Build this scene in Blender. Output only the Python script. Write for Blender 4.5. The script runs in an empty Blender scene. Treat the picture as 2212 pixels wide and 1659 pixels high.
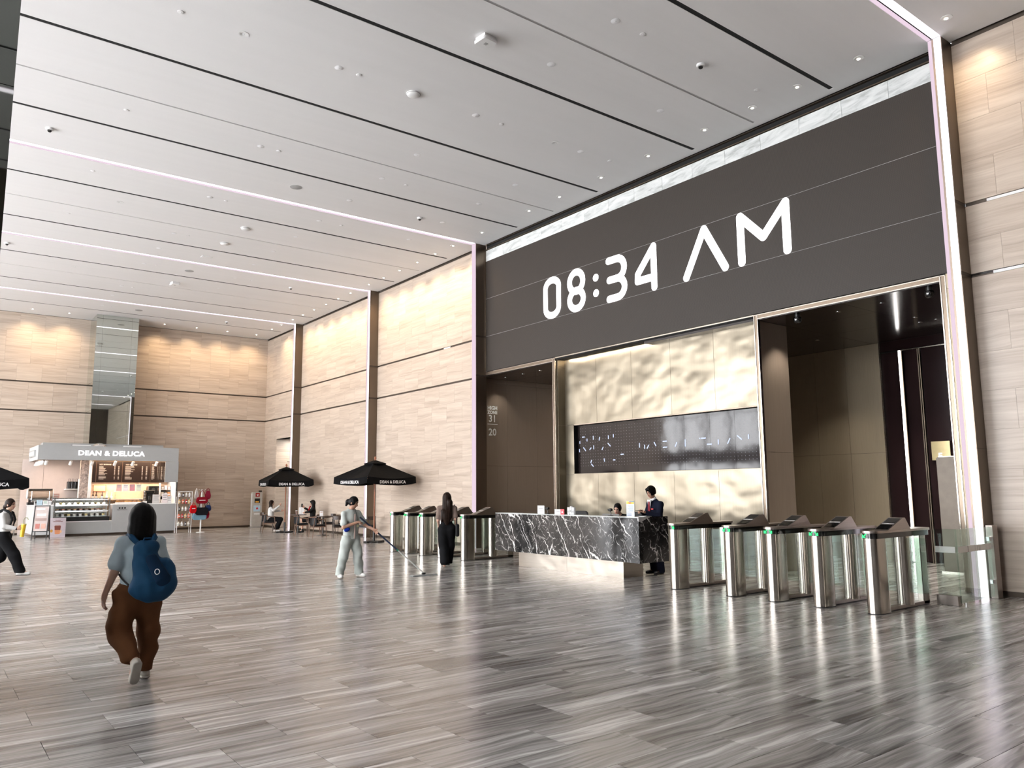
import bpy, bmesh, math, random
import numpy as np
from mathutils import Matrix, Vector

random.seed(7)
S = bpy.context.scene
C = S.collection
PI = math.pi

# ------------------------------------------------------------------ camera, world, exposure
cam_d = bpy.data.cameras.new('camera')
cam_d.sensor_fit = 'HORIZONTAL'; cam_d.sensor_width = 36.0
cam_d.lens = 36.0 * 1676.96 / 2212.0
cam_d.clip_start = 0.05; cam_d.clip_end = 400
cam = bpy.data.objects.new('camera', cam_d); C.objects.link(cam)
_yaw, _pit, _rol = 0.9185656, 0.1349653, -0.0073602
_fw = Vector((math.cos(_yaw)*math.cos(_pit), math.sin(_yaw)*math.cos(_pit), math.sin(_pit)))
_r = Vector((math.sin(_yaw), -math.cos(_yaw), 0)); _u = _r.cross(_fw)
_rr = _r*math.cos(_rol) + _u*math.sin(_rol); _uu = -_r*math.sin(_rol) + _u*math.cos(_rol)
cam.matrix_world = Matrix(((_rr.x, _uu.x, -_fw.x, 0), (_rr.y, _uu.y, -_fw.y, 0), (_rr.z, _uu.z, -_fw.z, 1.7), (0, 0, 0, 1)))
S.camera = cam

W = bpy.data.worlds.new('overcast_sky'); S.world = W; W.use_nodes = True
W.node_tree.nodes['Background'].inputs['Color'].default_value = (0.965, 0.975, 1.0, 1)
W.node_tree.nodes['Background'].inputs['Strength'].default_value = 11.5
S.view_settings.view_transform = 'Standard'; S.view_settings.look = 'None'
S.view_settings.gamma = 1.0; S.view_settings.use_curve_mapping = False
S.view_settings.exposure = 0.52
S.cycles.diffuse_bounces = 3; S.cycles.glossy_bounces = 4; S.cycles.transparent_max_bounces = 16; S.cycles.transmission_bounces = 4
S.cycles.use_adaptive_sampling = True; S.cycles.adaptive_threshold = 0.10
S.cycles.max_bounces = 7; S.cycles.caustics_reflective = False; S.cycles.caustics_refractive = False
S.cycles.sample_clamp_indirect = 6.0
S.cycles.use_denoising = True; S.cycles.use_light_tree = False

# ------------------------------------------------------------------ materials
class NT:
    def __init__(s, name):
        s.m = bpy.data.materials.new(name); s.m.use_nodes = True
        s.t = s.m.node_tree; s.p = s.t.nodes['Principled BSDF']; s.out = s.t.nodes['Material Output']
    def n(s, typ, props=None, **ins):
        nd = s.t.nodes.new(typ)
        for k, v in (props or {}).items(): setattr(nd, k, v)
        for k, v in ins.items():
            key = int(k[1:]) if k[0] == 'i' and k[1:].isdigit() else k.replace('_', ' ')
            s.put(nd.inputs[key], v)
        return nd
    def put(s, sock, v):
        if isinstance(v, bpy.types.NodeSocket): s.t.links.new(v, sock)
        elif isinstance(v, bpy.types.Node): s.t.links.new(v.outputs[0], sock)
        else: sock.default_value = v
    def math(s, op, a, b=0.0, clamp=False):
        nd = s.n('ShaderNodeMath', {'operation': op, 'use_clamp': clamp}, i0=a, i1=b); return nd.outputs[0]
    def ramp(s, fac, stops, interp='LINEAR'):
        nd = s.n('ShaderNodeValToRGB', None, i0=fac); cr = nd.color_ramp; cr.interpolation = interp
        while len(cr.elements) < len(stops): cr.elements.new(0.5)
        for e, (p, c) in zip(cr.elements, stops):
            e.position = p; e.color = (*c, 1) if len(c) == 3 else c
        return nd.outputs[0]
    def noise(s, vec, scale=1.0, detail=4.0, rough=0.55, dist=0.0):
        return s.n('ShaderNodeTexNoise', None, Vector=vec, Scale=scale, Detail=detail, Roughness=rough, Distortion=dist).outputs[0]
    def mix(s, f, a, b):
        nd = s.n('ShaderNodeMix', {'data_type': 'RGBA'})
        s.put(nd.inputs[0], f); s.put(nd.inputs[6], a); s.put(nd.inputs[7], b); return nd.outputs[2]
    def xyz(s, v):
        nd = s.n('ShaderNodeSeparateXYZ', None, i0=v); return nd.outputs
    def comb(s, x, y, z):
        return s.n('ShaderNodeCombineXYZ', None, i0=x, i1=y, i2=z).outputs[0]
    def pos(s): return s.n('ShaderNodeNewGeometry').outputs['Position']
    def rnd(s): return s.n('ShaderNodeObjectInfo').outputs['Random']
    def bump(s, h, strength=0.2, dist=0.01):
        b = s.n('ShaderNodeBump', None, Strength=strength, Distance=dist, Height=h); s.put(s.p.inputs['Normal'], b.outputs[0])

def c4(c): return (c[0], c[1], c[2], 1.0)
def flat(name, col, rough=0.5, metal=0.0, var=0.08, scale=6.0, spec=0.5, coat=0.0):
    """plain material with a slight procedural variation of colour"""
    t = NT(name)
    f = t.noise(t.n('ShaderNodeTexCoord').outputs['Object'], scale, 3)
    lo = tuple(max(0, x*(1-var)) for x in col); hi = tuple(min(1, x*(1+var)) for x in col)
    t.put(t.p.inputs['Base Color'], t.ramp(f, [(0.3, lo), (0.7, hi)]))
    t.p.inputs['Roughness'].default_value = rough; t.p.inputs['Metallic'].default_value = metal
    t.p.inputs['Specular IOR Level'].default_value = spec; t.p.inputs['Coat Weight'].default_value = coat
    return t.m
def emit(name, col, strength):
    t = NT(name); e = t.n('ShaderNodeEmission', None, Color=c4(col), Strength=strength)
    t.put(t.out.inputs[0], e.outputs[0]); return t.m
def glass(name, tint=(0.93, 0.97, 0.95), refl=1.0, rough=0.0):
    t = NT(name)
    f = t.n('ShaderNodeFresnel', None, IOR=1.5)
    tr = t.n('ShaderNodeBsdfTransparent', None, Color=c4(tint)); gl = t.n('ShaderNodeBsdfGlossy', None, Color=(1, 1, 1, 1), Roughness=rough)
    mx = t.n('ShaderNodeMixShader', None, i0=t.math('MULTIPLY', f.outputs[0], refl), i1=tr.outputs[0], i2=gl.outputs[0])
    t.put(t.out.inputs[0], mx.outputs[0]); return t.m
def fabric(name, col, rough=0.85, scale=60, var=0.15):
    t = NT(name); co = t.n('ShaderNodeTexCoord').outputs['Object']
    f = t.noise(co, 5, 4); g = t.noise(co, scale*6, 2)
    t.put(t.p.inputs['Base Color'], t.ramp(t.math('ADD', t.math('MULTIPLY', f, 0.8), t.math('MULTIPLY', g, 0.2)),
          [(0.3, tuple(x*(1-var) for x in col)), (0.7, tuple(min(1, x*(1+var)) for x in col))]))
    t.p.inputs['Roughness'].default_value = rough; t.p.inputs['Specular IOR Level'].default_value = 0.08
    t.bump(g, 0.25, 0.002); return t.m

M = {}
def mk_tv():
    t = NT('display_glass'); p = t.pos(); w = t.noise(p, 1.3, 2, 0.4)
    t.put(t.p.inputs['Base Color'], t.ramp(t.noise(p, 0.6, 2), [(0.3, (0.010, 0.008, 0.009)), (0.7, (0.020, 0.014, 0.013))])); t.p.inputs['Roughness'].default_value = 0.06; t.p.inputs['Specular IOR Level'].default_value = 0.36
    t.bump(w, 1.0, 0.0035); return t.m
def mk_floor():
    t = NT('floor_stone'); x, y, z = t.xyz(t.pos())
    at = t.n('ShaderNodeAttribute', {'attribute_name': 'seed'}).outputs['Fac']
    r = t.math('ADD', t.rnd(), at)
    big = t.noise(t.comb(t.math('MULTIPLY', x, 0.8), t.math('MULTIPLY', y, 1.6), t.math('MULTIPLY', r, 40)), 1.0, 2)
    yy = t.math('ADD', y, t.math('MULTIPLY', big, 0.20))
    v1 = t.comb(t.math('ADD', t.math('MULTIPLY', x, 0.55), t.math('MULTIPLY', r, 57)), t.math('MULTIPLY', yy, 7.5), t.math('MULTIPLY', r, 31))
    n1 = t.noise(v1, 1.0, 7, 0.62, 0.35)
    v2 = t.comb(t.math('ADD', t.math('MULTIPLY', x, 0.9), t.math('MULTIPLY', r, 11)), t.math('MULTIPLY', yy, 26), t.math('MULTIPLY', r, 17))
    n2 = t.noise(v2, 1.0, 5, 0.6, 0.2)
    f = t.math('ADD', t.math('MULTIPLY', n1, 0.64), t.math('MULTIPLY', n2, 0.36))
    f = t.math('ADD', f, t.math('MULTIPLY', t.math('SUBTRACT', t.math('FRACT', t.math('MULTIPLY', r, 7.31)), 0.5), 0.05))
    col = t.ramp(f, [(0.35, (0.055, 0.055, 0.056)), (0.43, (0.17, 0.165, 0.161)), (0.50, (0.32, 0.309, 0.298)), (0.555, (0.43, 0.416, 0.402)), (0.635, (0.78, 0.765, 0.745))])
    warm = t.math('FRACT', t.math('MULTIPLY', r, 3.77))
    col = t.mix(t.math('MULTIPLY', warm, 0.35), col, t.mix(0.5, col, (0.24, 0.19, 0.155, 1)))
    t.put(t.p.inputs['Base Color'], col)
    t.put(t.p.inputs['Roughness'], t.ramp(n2, [(0.3, (0.17, 0.17, 0.17)), (0.7, (0.26, 0.26, 0.26))]))
    t.p.inputs['Specular IOR Level'].default_value = 0.62
    return t.m
def mk_stone(name='vein_stone', tone=(1, 1, 1)):
    t = NT(name); x, y, z = t.xyz(t.pos()); r = t.rnd()
    h = t.math('ADD', x, y)
    wob = t.noise(t.comb(t.math('MULTIPLY', h, 0.7), t.math('MULTIPLY', z, 0.8), t.math('MULTIPLY', r, 9)), 1.0, 2)
    zz = t.math('ADD', z, t.math('MULTIPLY', wob, 0.22))
    n1 = t.noise(t.comb(t.math('MULTIPLY', h, 0.35), t.math('MULTIPLY', zz, 7.0), t.math('MULTIPLY', r, 23)), 1.0, 7, 0.66, 0.25)
    n2 = t.noise(t.comb(t.math('MULTIPLY', h, 0.8), t.math('MULTIPLY', zz, 30), t.math('MULTIPLY', r, 5)), 1.0, 4)
    f = t.math('ADD', t.math('MULTIPLY', n1, 0.75), t.math('MULTIPLY', n2, 0.25))
    f = t.math('ADD', f, t.math('MULTIPLY', t.math('SUBTRACT', r, 0.5), 0.03))
    def k(c): return tuple(a*b for a, b in zip(c, tone))
    t.put(t.p.inputs['Base Color'], t.ramp(f, [(0.28, k((0.33, 0.265, 0.215))), (0.42, k((0.46, 0.385, 0.325))), (0.52, k((0.53, 0.455, 0.39))), (0.68, k((0.63, 0.555, 0.485)))]))
    t.p.inputs['Roughness'].default_value = 0.34
    return t.m
def mk_marble_black():
    t = NT('black_marble'); p = t.pos(); x, y, z = t.xyz(p)
    h = t.math('ADD', t.math('SUBTRACT', y, t.math('MULTIPLY', x, 0.85)), 0.0)
    d = t.noise(p, 2.2, 6, 0.6); dd = t.math('MULTIPLY', t.math('SUBTRACT', d, 0.5), 0.42)
    # two families of diagonal veins
    def fam(ang, sl, sa, th, seed, amount):
        ca, sn = math.cos(ang), math.sin(ang)
        al = t.math('ADD', t.math('MULTIPLY', h, ca), t.math('MULTIPLY', z, sn))
        ac = t.math('ADD', t.math('SUBTRACT', t.math('MULTIPLY', z, ca), t.math('MULTIPLY', h, sn)), dd)
        v = t.n('ShaderNodeTexVoronoi', {'feature': 'DISTANCE_TO_EDGE'}, Vector=t.comb(t.math('MULTIPLY', al, sl), t.math('MULTIPLY', ac, sa), seed), Scale=1.0, Randomness=1.0)
        e = v.outputs['Distance']
        m = t.noise(t.comb(t.math('MULTIPLY', al, sl*2.6), t.math('MULTIPLY', ac, sa*1.3), seed+3.1), 1.0, 3)
        lim = t.math('MULTIPLY', t.math('SUBTRACT', m, amount, True), th)
        return t.math('LESS_THAN', e, lim)
    a = fam(1.0, 0.55, 3.0, 0.13, 1.0, 0.43)
    b = fam(0.85, 1.3, 6.5, 0.13, 5.0, 0.46)
    c = fam(2.2, 3.2, 12.0, 0.26, 9.0, 0.50)
    v = t.math('ADD', a, t.math('ADD', t.math('MULTIPLY', b, 0.6), t.math('MULTIPLY', c, 0.35)), True)
    base = t.ramp(t.noise(p, 3.5, 6), [(0.3, (0.012, 0.012, 0.013)), (0.75, (0.05, 0.047, 0.045))])
    t.put(t.p.inputs['Base Color'], t.mix(v, base, (0.72, 0.70, 0.68, 1)))
    t.p.inputs['Roughness'].default_value = 0.08; t.p.inputs['Specular IOR Level'].default_value = 0.5
    return t.m
def mk_brushed(name, col, rough, along='z', wave=0.0, aniso=0.5, wscale=1.1, metal=1.0):
    t = NT(name); p = t.pos(); x, y, z = t.xyz(p)
    if along == 'z': v = t.comb(t.math('MULTIPLY', x, 160), t.math('MULTIPLY', y, 160), t.math('MULTIPLY', z, 1.2))
    else: v = t.comb(t.math('MULTIPLY', x, 1.5), t.math('MULTIPLY', y, 1.5), t.math('MULTIPLY', z, 260))
    n = t.noise(v, 1.0, 3)
    t.put(t.p.inputs['Base Color'], t.ramp(n, [(0.25, tuple(c*0.88 for c in col)), (0.75, tuple(min(1, c*1.08) for c in col))]))
    t.put(t.p.inputs['Roughness'], t.math('ADD', t.math('MULTIPLY', n, 0.08), rough-0.04))
    t.p.inputs['Metallic'].default_value = metal
    t.p.inputs['Anisotropic'].default_value = aniso
    if wave:
        w = t.noise(t.comb(t.math('MULTIPLY', x, 0.9), t.math('MULTIPLY', y, 1.0), t.math('MULTIPLY', z, 1.5)), wscale, 2, 0.4)
        t.bump(w, 1.0, wave)
    return t.m
def mk_white_marble():
    t = NT('white_marble'); p = t.pos(); r = t.rnd()
    x, y, z = t.xyz(p)
    v = t.comb(t.math('MULTIPLY', r, 20), t.math('ADD', y, t.math('MULTIPLY', z, 1.6)), t.math('MULTIPLY', z, 4))
    n = t.noise(v, 1.6, 8, 0.65, 0.8)
    t.put(t.p.inputs['Base Color'], t.ramp(n, [(0.36, (0.42, 0.44, 0.43)), (0.48, (0.62, 0.64, 0.63)), (0.6, (0.74, 0.755, 0.745))]))
    t.p.inputs['Roughness'].default_value = 0.3; return t.m
def mk_led():
    t = NT('led_modules'); p = t.pos(); x, y, z = t.xyz(p)
    def g(a): return t.math('LESS_THAN', t.math('ABSOLUTE', t.math('SUBTRACT', t.math('FRACT', t.math('MULTIPLY', a, 62.5)), 0.5)), 0.30)
    d = t.math('MULTIPLY', g(y), g(z))
    t.put(t.p.inputs['Base Color'], t.mix(d, (0.022, 0.0175, 0.014, 1), (0.060, 0.047, 0.038, 1)))
    t.p.inputs['Roughness'].default_value = 0.55; t.p.inputs['Specular IOR Level'].default_value = 0.35
    return t.m
def mk_frost_band():
    t = NT('frosted_band'); p = t.pos(); x, y, z = t.xyz(p)
    n = t.noise(t.comb(t.math('MULTIPLY', t.math('ADD', x, y), 26), 0.0, 0.0), 1.0, 2)
    t.put(t.p.inputs['Base Color'], t.ramp(n, [(0.36, (0.12, 0.11, 0.10)), (0.40, (0.92, 0.90, 0.86))], 'CONSTANT'))
    t.p.inputs['Roughness'].default_value = 0.5; return t.m
def mk_wood(name, a, b, rough=0.4):
    t = NT(name); co = t.n('ShaderNodeTexCoord').outputs['Object']; x, y, z = t.xyz(co)
    n = t.noise(t.comb(t.math('MULTIPLY', x, 30), t.math('MULTIPLY', y, 30), t.math('MULTIPLY', z, 3)), 1.0, 4)
    t.put(t.p.inputs['Base Color'], t.ramp(n, [(0.3, a), (0.7, b)])); t.p.inputs['Roughness'].default_value = rough; return t.m

M['floor'] = mk_floor(); M['grout'] = flat('grout', (0.05, 0.047, 0.045), 0.8)
M['stone'] = mk_stone(tone=(0.97, 0.94, 0.90)); M['groove'] = flat('groove_bronze', (0.09, 0.07, 0.055), 0.5, 0.6)
M['ceil'] = flat('ceiling_paint', (0.80, 0.79, 0.785), 0.75, var=0.015)
M['void'] = flat('ceiling_void_black', (0.008, 0.008, 0.008), 0.9)
M['greyline'] = flat('ceiling_grey_joint', (0.40, 0.395, 0.39), 0.8)
M['strip'] = emit('white_light_strip', (1.0, 0.90, 1.0), 2.3)
M['strip_dim'] = emit('pink_light_panel', (0.86, 0.68, 0.80), 0.72)
M['fin'] = mk_brushed('bronze_fin', (0.19, 0.15, 0.115), 0.36, 'z')
M['bronze'] = mk_brushed('bronze_panel', (0.40, 0.325, 0.26), 0.5, 'z', metal=0.75)
M['bronze_l'] = mk_brushed('light_bronze_panel', (0.46, 0.385, 0.275), 0.5, 'z', metal=0.45)
M['champ'] = mk_brushed('champagne_metal', (0.225, 0.196, 0.150), 0.33, 'z', wave=0.085, wscale=0.8)
M['trimsteel'] = mk_brushed('polished_trim', (0.55, 0.50, 0.44), 0.2, 'z')
M['steel'] = mk_brushed('turnstile_steel', (0.50, 0.46, 0.41), 0.20, 'z', aniso=0.3)
M['steel_h'] = mk_brushed('turnstile_cap_steel', (0.40, 0.35, 0.32), 0.30, 'x', aniso=0.2)
M['plinth'] = mk_brushed('plinth_steel', (0.52, 0.47, 0.41), 0.30, 'x', wave=0.04)
M['led'] = mk_led(); M['clock'] = emit('clock_white', (1.0, 0.98, 1.0), 2.2)
M['wmarble'] = mk_white_marble(); M['bmarble'] = mk_marble_black()
M['mirror'] = flat('mirror_glass', (0.70, 0.75, 0.71), 0.015, 1.0, 0.0)
M['dmirror'] = flat('dark_mirror_glass', (0.20, 0.215, 0.20), 0.02, 1.0, 0.0)
M['mirrorback'] = flat('mirror_edge', (0.10, 0.11, 0.10), 0.4)
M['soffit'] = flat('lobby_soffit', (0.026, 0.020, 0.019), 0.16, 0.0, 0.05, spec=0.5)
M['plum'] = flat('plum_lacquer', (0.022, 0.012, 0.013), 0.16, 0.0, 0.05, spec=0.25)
M['led_line'] = emit('lobby_led_line', (1.0, 0.97, 0.93), 6.0)
M['tv'] = mk_tv()
M['tv_dot'] = emit('display_dots', (0.85, 0.85, 0.95), 0.5); M['tv_bar'] = emit('display_bars', (0.62, 0.70, 1.0), 0.95)
M['black'] = flat('black_plastic', (0.012, 0.012, 0.012), 0.35); M['blackgl'] = flat('gloss_black', (0.008, 0.008, 0.008), 0.1, spec=0.7)
M['white'] = flat('white_paint', (0.78, 0.78, 0.77), 0.5, var=0.02); M['paper'] = flat('paper', (0.82, 0.82, 0.82), 0.6, var=0.03)
M['glass'] = glass('clear_glass', (0.95, 0.975, 0.965), 0.5); M['glass_g'] = glass('green_edge_glass', (0.86, 0.93, 0.90), 0.45)
M['green'] = emit('green_arrow', (0.05, 1.0, 0.22), 1.6); M['frost'] = mk_frost_band()
M['dim'] = flat('unlit_lens', (0.86, 0.86, 0.87), 0.3, var=0.02)
M['chrome'] = flat('chrome', (0.8, 0.8, 0.8), 0.12, 1.0, 0.02)
M['lampwarm'] = emit('warm_lamp', (1.0, 0.90, 0.74), 14.0); M['lampdim'] = emit('small_lamp', (1.0, 0.93, 0.84), 3.5)
M['facade'] = flat('facade_bronze', (0.035, 0.032, 0.03), 0.4, 0.3)
M['backwall'] = flat('dark_timber_wall', (0.055, 0.042, 0.032), 0.4, var=0.25, scale=2)
M['pave'] = flat('pavement', (0.32, 0.32, 0.32), 0.8); M['darkbld'] = flat('street_dark', (0.06, 0.065, 0.06), 0.8)

# ------------------------------------------------------------------ mesh helpers (parts are given in their thing's own coordinates)
def link(name, me, mat=None, parent=None, smooth=False):
    o = bpy.data.objects.new(name, me); C.objects.link(o)
    if mat is not None and not me.materials: me.materials.append(M[mat] if isinstance(mat, str) else mat)
    if parent is not None: o.parent = parent
    if smooth:
        me.polygons.foreach_set('use_smooth', [True]*len(me.polygons))
    return o
def mesh(name, verts, faces, mat=None, parent=None, smooth=False):
    me = bpy.data.meshes.new(name); me.from_pydata([tuple(v) for v in verts], [], [tuple(f) for f in faces]); me.update()
    return link(name, me, mat, parent, smooth)
def tag(o, label=None, cat=None, group=None, kind=None):
    if label: o['label'] = label
    if cat: o['category'] = cat
    if group: o['group'] = group
    if kind: o['kind'] = kind
    return o
def thing(name, label, cat, loc=(0, 0, 0), rz=0.0, group=None):
    o = bpy.data.objects.new(name, None); o.empty_display_size = 0.2; C.objects.link(o)
    o.location = loc; o.rotation_euler = (0, 0, rz); return tag(o, label, cat, group)
def struct(name, loc=(0, 0, 0)):
    o = bpy.data.objects.new(name, None); C.objects.link(o); o.location = loc; o['kind'] = 'structure'; return o
def dup(root, loc=None, rz=None, label=None, group=None):
    r = root.copy(); C.objects.link(r)
    if loc is not None: r.location = loc
    if rz is not None: r.rotation_euler = (0, 0, rz)
    if label: r['label'] = label
    if group: r['group'] = group
    for ch in list(root.children):
        c = ch.copy(); C.objects.link(c); c.parent = r
        for g in list(ch.children):
            d = g.copy(); C.objects.link(d); d.parent = c
    return r
QF = [(0, 3, 2, 1), (4, 5, 6, 7), (0, 1, 5, 4), (1, 2, 6, 5), (2, 3, 7, 6), (3, 0, 4, 7)]
def bv(a, b):
    (x0, y0, z0), (x1, y1, z1) = a, b
    return [(x0, y0, z0), (x1, y0, z0), (x1, y1, z0), (x0, y1, z0), (x0, y0, z1), (x1, y0, z1), (x1, y1, z1), (x0, y1, z1)]
class MB:
    """collects shapes into ONE mesh (one part)"""
    def __init__(s): s.v = []; s.f = []
    def add(s, v, f):
        k = len(s.v); s.v += [tuple(x) for x in v]; s.f += [tuple(i+k for i in q) for q in f]; return s
    def box(s, a, b): return s.add(bv(tuple(min(p, q) for p, q in zip(a, b)), tuple(max(p, q) for p, q in zip(a, b))), QF)
    def cyl(s, p0, p1, r0, r1=None, seg=16, cap=True):
        r1 = r0 if r1 is None else r1
        p0 = Vector(p0); p1 = Vector(p1); d = (p1-p0).normalized()
        a = d.orthogonal().normalized(); b = d.cross(a)
        v = []
        for i in range(seg):
            t = 2*PI*i/seg; e = a*math.cos(t)+b*math.sin(t); v.append(p0+e*r0)
        for i in range(seg):
            t = 2*PI*i/seg; e = a*math.cos(t)+b*math.sin(t); v.append(p1+e*r1)
        f = [(i, (i+1) % seg, seg+(i+1) % seg, seg+i) for i in range(seg)]
        if cap: f += [tuple(range(seg-1, -1, -1)), tuple(range(seg, 2*seg))]
        return s.add(v, f)
    def tube(s, pts, r, seg=8):
        pts = [Vector(p) for p in pts]; n = len(pts); v = []; prev = None
        rs = r if isinstance(r, (list, tuple)) else [r]*n
        for i, p in enumerate(pts):
            d = (pts[min(i+1, n-1)]-pts[max(i-1, 0)]).normalized()
            a = d.orthogonal().normalized() if prev is None else (prev-d*prev.dot(d)).normalized()
            prev = a; b = d.cross(a)
            for k in range(seg):
                t = 2*PI*k/seg; v.append(p+(a*math.cos(t)+b*math.sin(t))*rs[i])
        f = [(i*seg+k, i*seg+(k+1) % seg, (i+1)*seg+(k+1) % seg, (i+1)*seg+k) for i in range(n-1) for k in range(seg)]
        f += [tuple(range(seg-1, -1, -1)), tuple(range((n-1)*seg, n*seg))]
        return s.add(v, f)
    def lathe(s, prof, c=(0, 0, 0), seg=20):
        v = []; n = len(prof)
        for r, z in prof:
            for k in range(seg):
                t = 2*PI*k/seg; v.append((c[0]+r*math.cos(t), c[1]+r*math.sin(t), c[2]+z))
        f = [(i*seg+k, i*seg+(k+1) % seg, (i+1)*seg+(k+1) % seg, (i+1)*seg+k) for i in range(n-1) for k in range(seg)]
        f += [tuple(range(seg-1, -1, -1)), tuple(range((n-1)*seg, n*seg))]
        return s.add(v, f)
    def prism(s, poly, h0, h1, ax='z'):
        """poly: CCW 2D outline extruded along an axis; ax z: (x,y), y: (x,z), x: (y,z)"""
        def P(p, h): return {'z': (p[0], p[1], h), 'y': (p[0], h, p[1]), 'x': (h, p[0], p[1])}[ax]
        n = len(poly); v = [P(p, h0) for p in poly]+[P(p, h1) for p in poly]
        f = [(i, (i+1) % n, n+(i+1) % n, n+i) for i in range(n)]+[tuple(range(n-1, -1, -1)), tuple(range(n, 2*n))]
        return s.add(v, f)
    def build(s, name, mat, parent=None, smooth=False, bevel=0.0, seg=1):
        me = bpy.data.meshes.new(name); me.from_pydata(s.v, [], s.f)
        bm = bmesh.new(); bm.from_mesh(me); bmesh.ops.recalc_face_normals(bm, faces=bm.faces)
        if bevel > 0:
            bmesh.ops.bevel(bm, geom=[e for e in bm.edges if len(e.link_faces) == 2 and e.calc_face_angle(0) > 0.5], offset=bevel, segments=seg, affect='EDGES', clamp_overlap=True)
        bm.to_mesh(me); bm.free(); me.update()
        o = link(name, me, mat, parent)
        if smooth:
            me.polygons.foreach_set('use_smooth', [True]*len(me.polygons))
            try: me.set_sharp_from_angle(angle=0.7)
            except Exception: pass
        return o
def box(name, a, b, mat, parent=None, bevel=0.0, seg=1): return MB().box(a, b).build(name, mat, parent, bevel=bevel, seg=seg)
_unit = {}
def panel(name, a, b, mat, parent):
    """box piece that shares one unit mesh with all alike pieces"""
    k = (name, mat)
    if k not in _unit:
        me = bpy.data.meshes.new(name); me.from_pydata(bv((0, 0, 0), (1, 1, 1)), [], QF); me.update(); me.materials.append(M[mat]); _unit[k] = me
    o = bpy.data.objects.new(name, _unit[k]); C.objects.link(o); o.parent = parent
    o.location = a; o.scale = tuple(q-p for p, q in zip(a, b)); return o
def stadium(cx, cy, hx, r, seg=10):
    """outline of a slab with round ends: half length hx, end radius r"""
    pts = []
    for i in range(seg+1):
        t = -PI/2+PI*i/seg; pts.append((cx+hx-r+r*math.cos(t), cy+r*math.sin(t)))
    for i in range(seg+1):
        t = PI/2+PI*i/seg; pts.append((cx-hx+r+r*math.cos(t), cy+r*math.sin(t)))
    return pts
def rrect(x0, x1, y0, y1, r, seg=5):
    pts = []
    for cx, cy, a in ((x1-r, y0+r, -PI/2), (x1-r, y1-r, 0), (x0+r, y1-r, PI/2), (x0+r, y0+r, PI)):
        for i in range(seg+1):
            t = a+PI/2*i/seg; pts.append((cx+r*math.cos(t), cy+r*math.sin(t)))
    return pts
def text(name, s, size, mat, parent, origin, right, up, align='LEFT', extrude=0.0, bold=0.0, space=1.0, xs=1.0, split=False):
    """flat or raised lettering; right and up are unit directions in the parent's space"""
    cu = bpy.data.curves.new(name, 'FONT'); cu.body = s; cu.size = size; cu.align_x = align; cu.extrude = extrude; cu.offset = bold; cu.space_character = space
    cu.resolution_u = 3
    tmp = bpy.data.objects.new('tmp', cu); C.objects.link(tmp)
    dg = bpy.context.evaluated_depsgraph_get(); me = bpy.data.meshes.new_from_object(tmp.evaluated_get(dg)); me.name = name
    bpy.data.objects.remove(tmp); bpy.data.curves.remove(cu)
    r = Vector(right); u = Vector(up); n = r.cross(u); o = Vector(origin)
    me.transform(Matrix(((r.x*xs, u.x, n.x, o.x), (r.y*xs, u.y, n.y, o.y), (r.z*xs, u.z, n.z, o.z), (0, 0, 0, 1))))
    me.materials.clear(); me.materials.append(M[mat] if isinstance(mat, str) else mat)
    if not split: return link(name, me, None, parent)
    # every letter becomes a part of its own
    bm = bmesh.new(); bm.from_mesh(me); seen = set(); out = []
    bmesh.ops.remove_doubles(bm, verts=bm.verts, dist=1e-5)
    for v in list(bm.verts):
        if v in seen: continue
        st = [v]; isl = []; seen.add(v)
        while st:
            w = st.pop(); isl.append(w)
            for e in w.link_edges:
                q = e.other_vert(w)
                if q not in seen: seen.add(q); st.append(q)
        ix = {w: i for i, w in enumerate(isl)}
        fs = {f for w in isl for f in w.link_faces}
        m2 = bpy.data.meshes.new(name); m2.from_pydata([tuple(w.co) for w in isl], [], [tuple(ix[w] for w in f.verts) for f in fs]); m2.update(); m2.materials.append(me.materials[0])
        out.append(link(name, m2, None, parent))
    bm.free(); return out
ORD = ['first', 'second', 'third', 'fourth', 'fifth', 'sixth', 'seventh', 'eighth', 'ninth', 'tenth', 'eleventh', 'twelfth', 'thirteenth', 'fourteenth', 'fifteenth']
# ------------------------------------------------------------------ the setting
WX, HC, EY, BY, LX = 13.58, 9.25, 38.0, -6.0, -15.0
# floor: running bond of 0.93 x 0.465 m stone tiles
TX, TY, GAP = 0.93, 0.465, 0.0036
fl = box('floor', (LX, BY, -0.25), (18.6, EY+0.4, -0.004), 'grout'); tag(fl, kind='structure')
ci = cam.matrix_world.inverted(); FPX = 1676.96
def px(p):
    q = ci @ Vector(p); return (1106+FPX*q.x/-q.z, 829.5-FPX*q.y/-q.z) if q.z < -0.2 else None
tiles = []
for k in range(-26, 70):
    y0 = 6.0+TY*k
    if y0+TY < BY or y0 > EY: continue
    ox = 0.82 if k % 2 == 0 else 1.285
    for m in range(-19, 20):
        x0 = ox+TX*m
        if x0+TX < LX or x0 > 18.5: continue
        a = (max(x0, LX), max(y0, BY)); b = (min(x0+TX, 18.5), min(y0+TY, EY)); tiles.append((a, b))
def vis(t):
    c = px(((t[0][0]+t[1][0])/2, (t[0][1]+t[1][1])/2, 0)); return c and -60 < c[0] < 2272 and c[1] < 1700
near = sorted([t for t in tiles if vis(t)], key=lambda t: math.hypot((t[0][0]+t[1][0])/2, (t[0][1]+t[1][1])/2))[:300]
ns = set(id(t) for t in near)
for a, b in near: panel('tile', (a[0]+GAP/2, a[1]+GAP/2, -0.02), (b[0]-GAP/2, b[1]-GAP/2, 0.0), 'floor', fl)
vv, ff, sd = [], [], []
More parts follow.
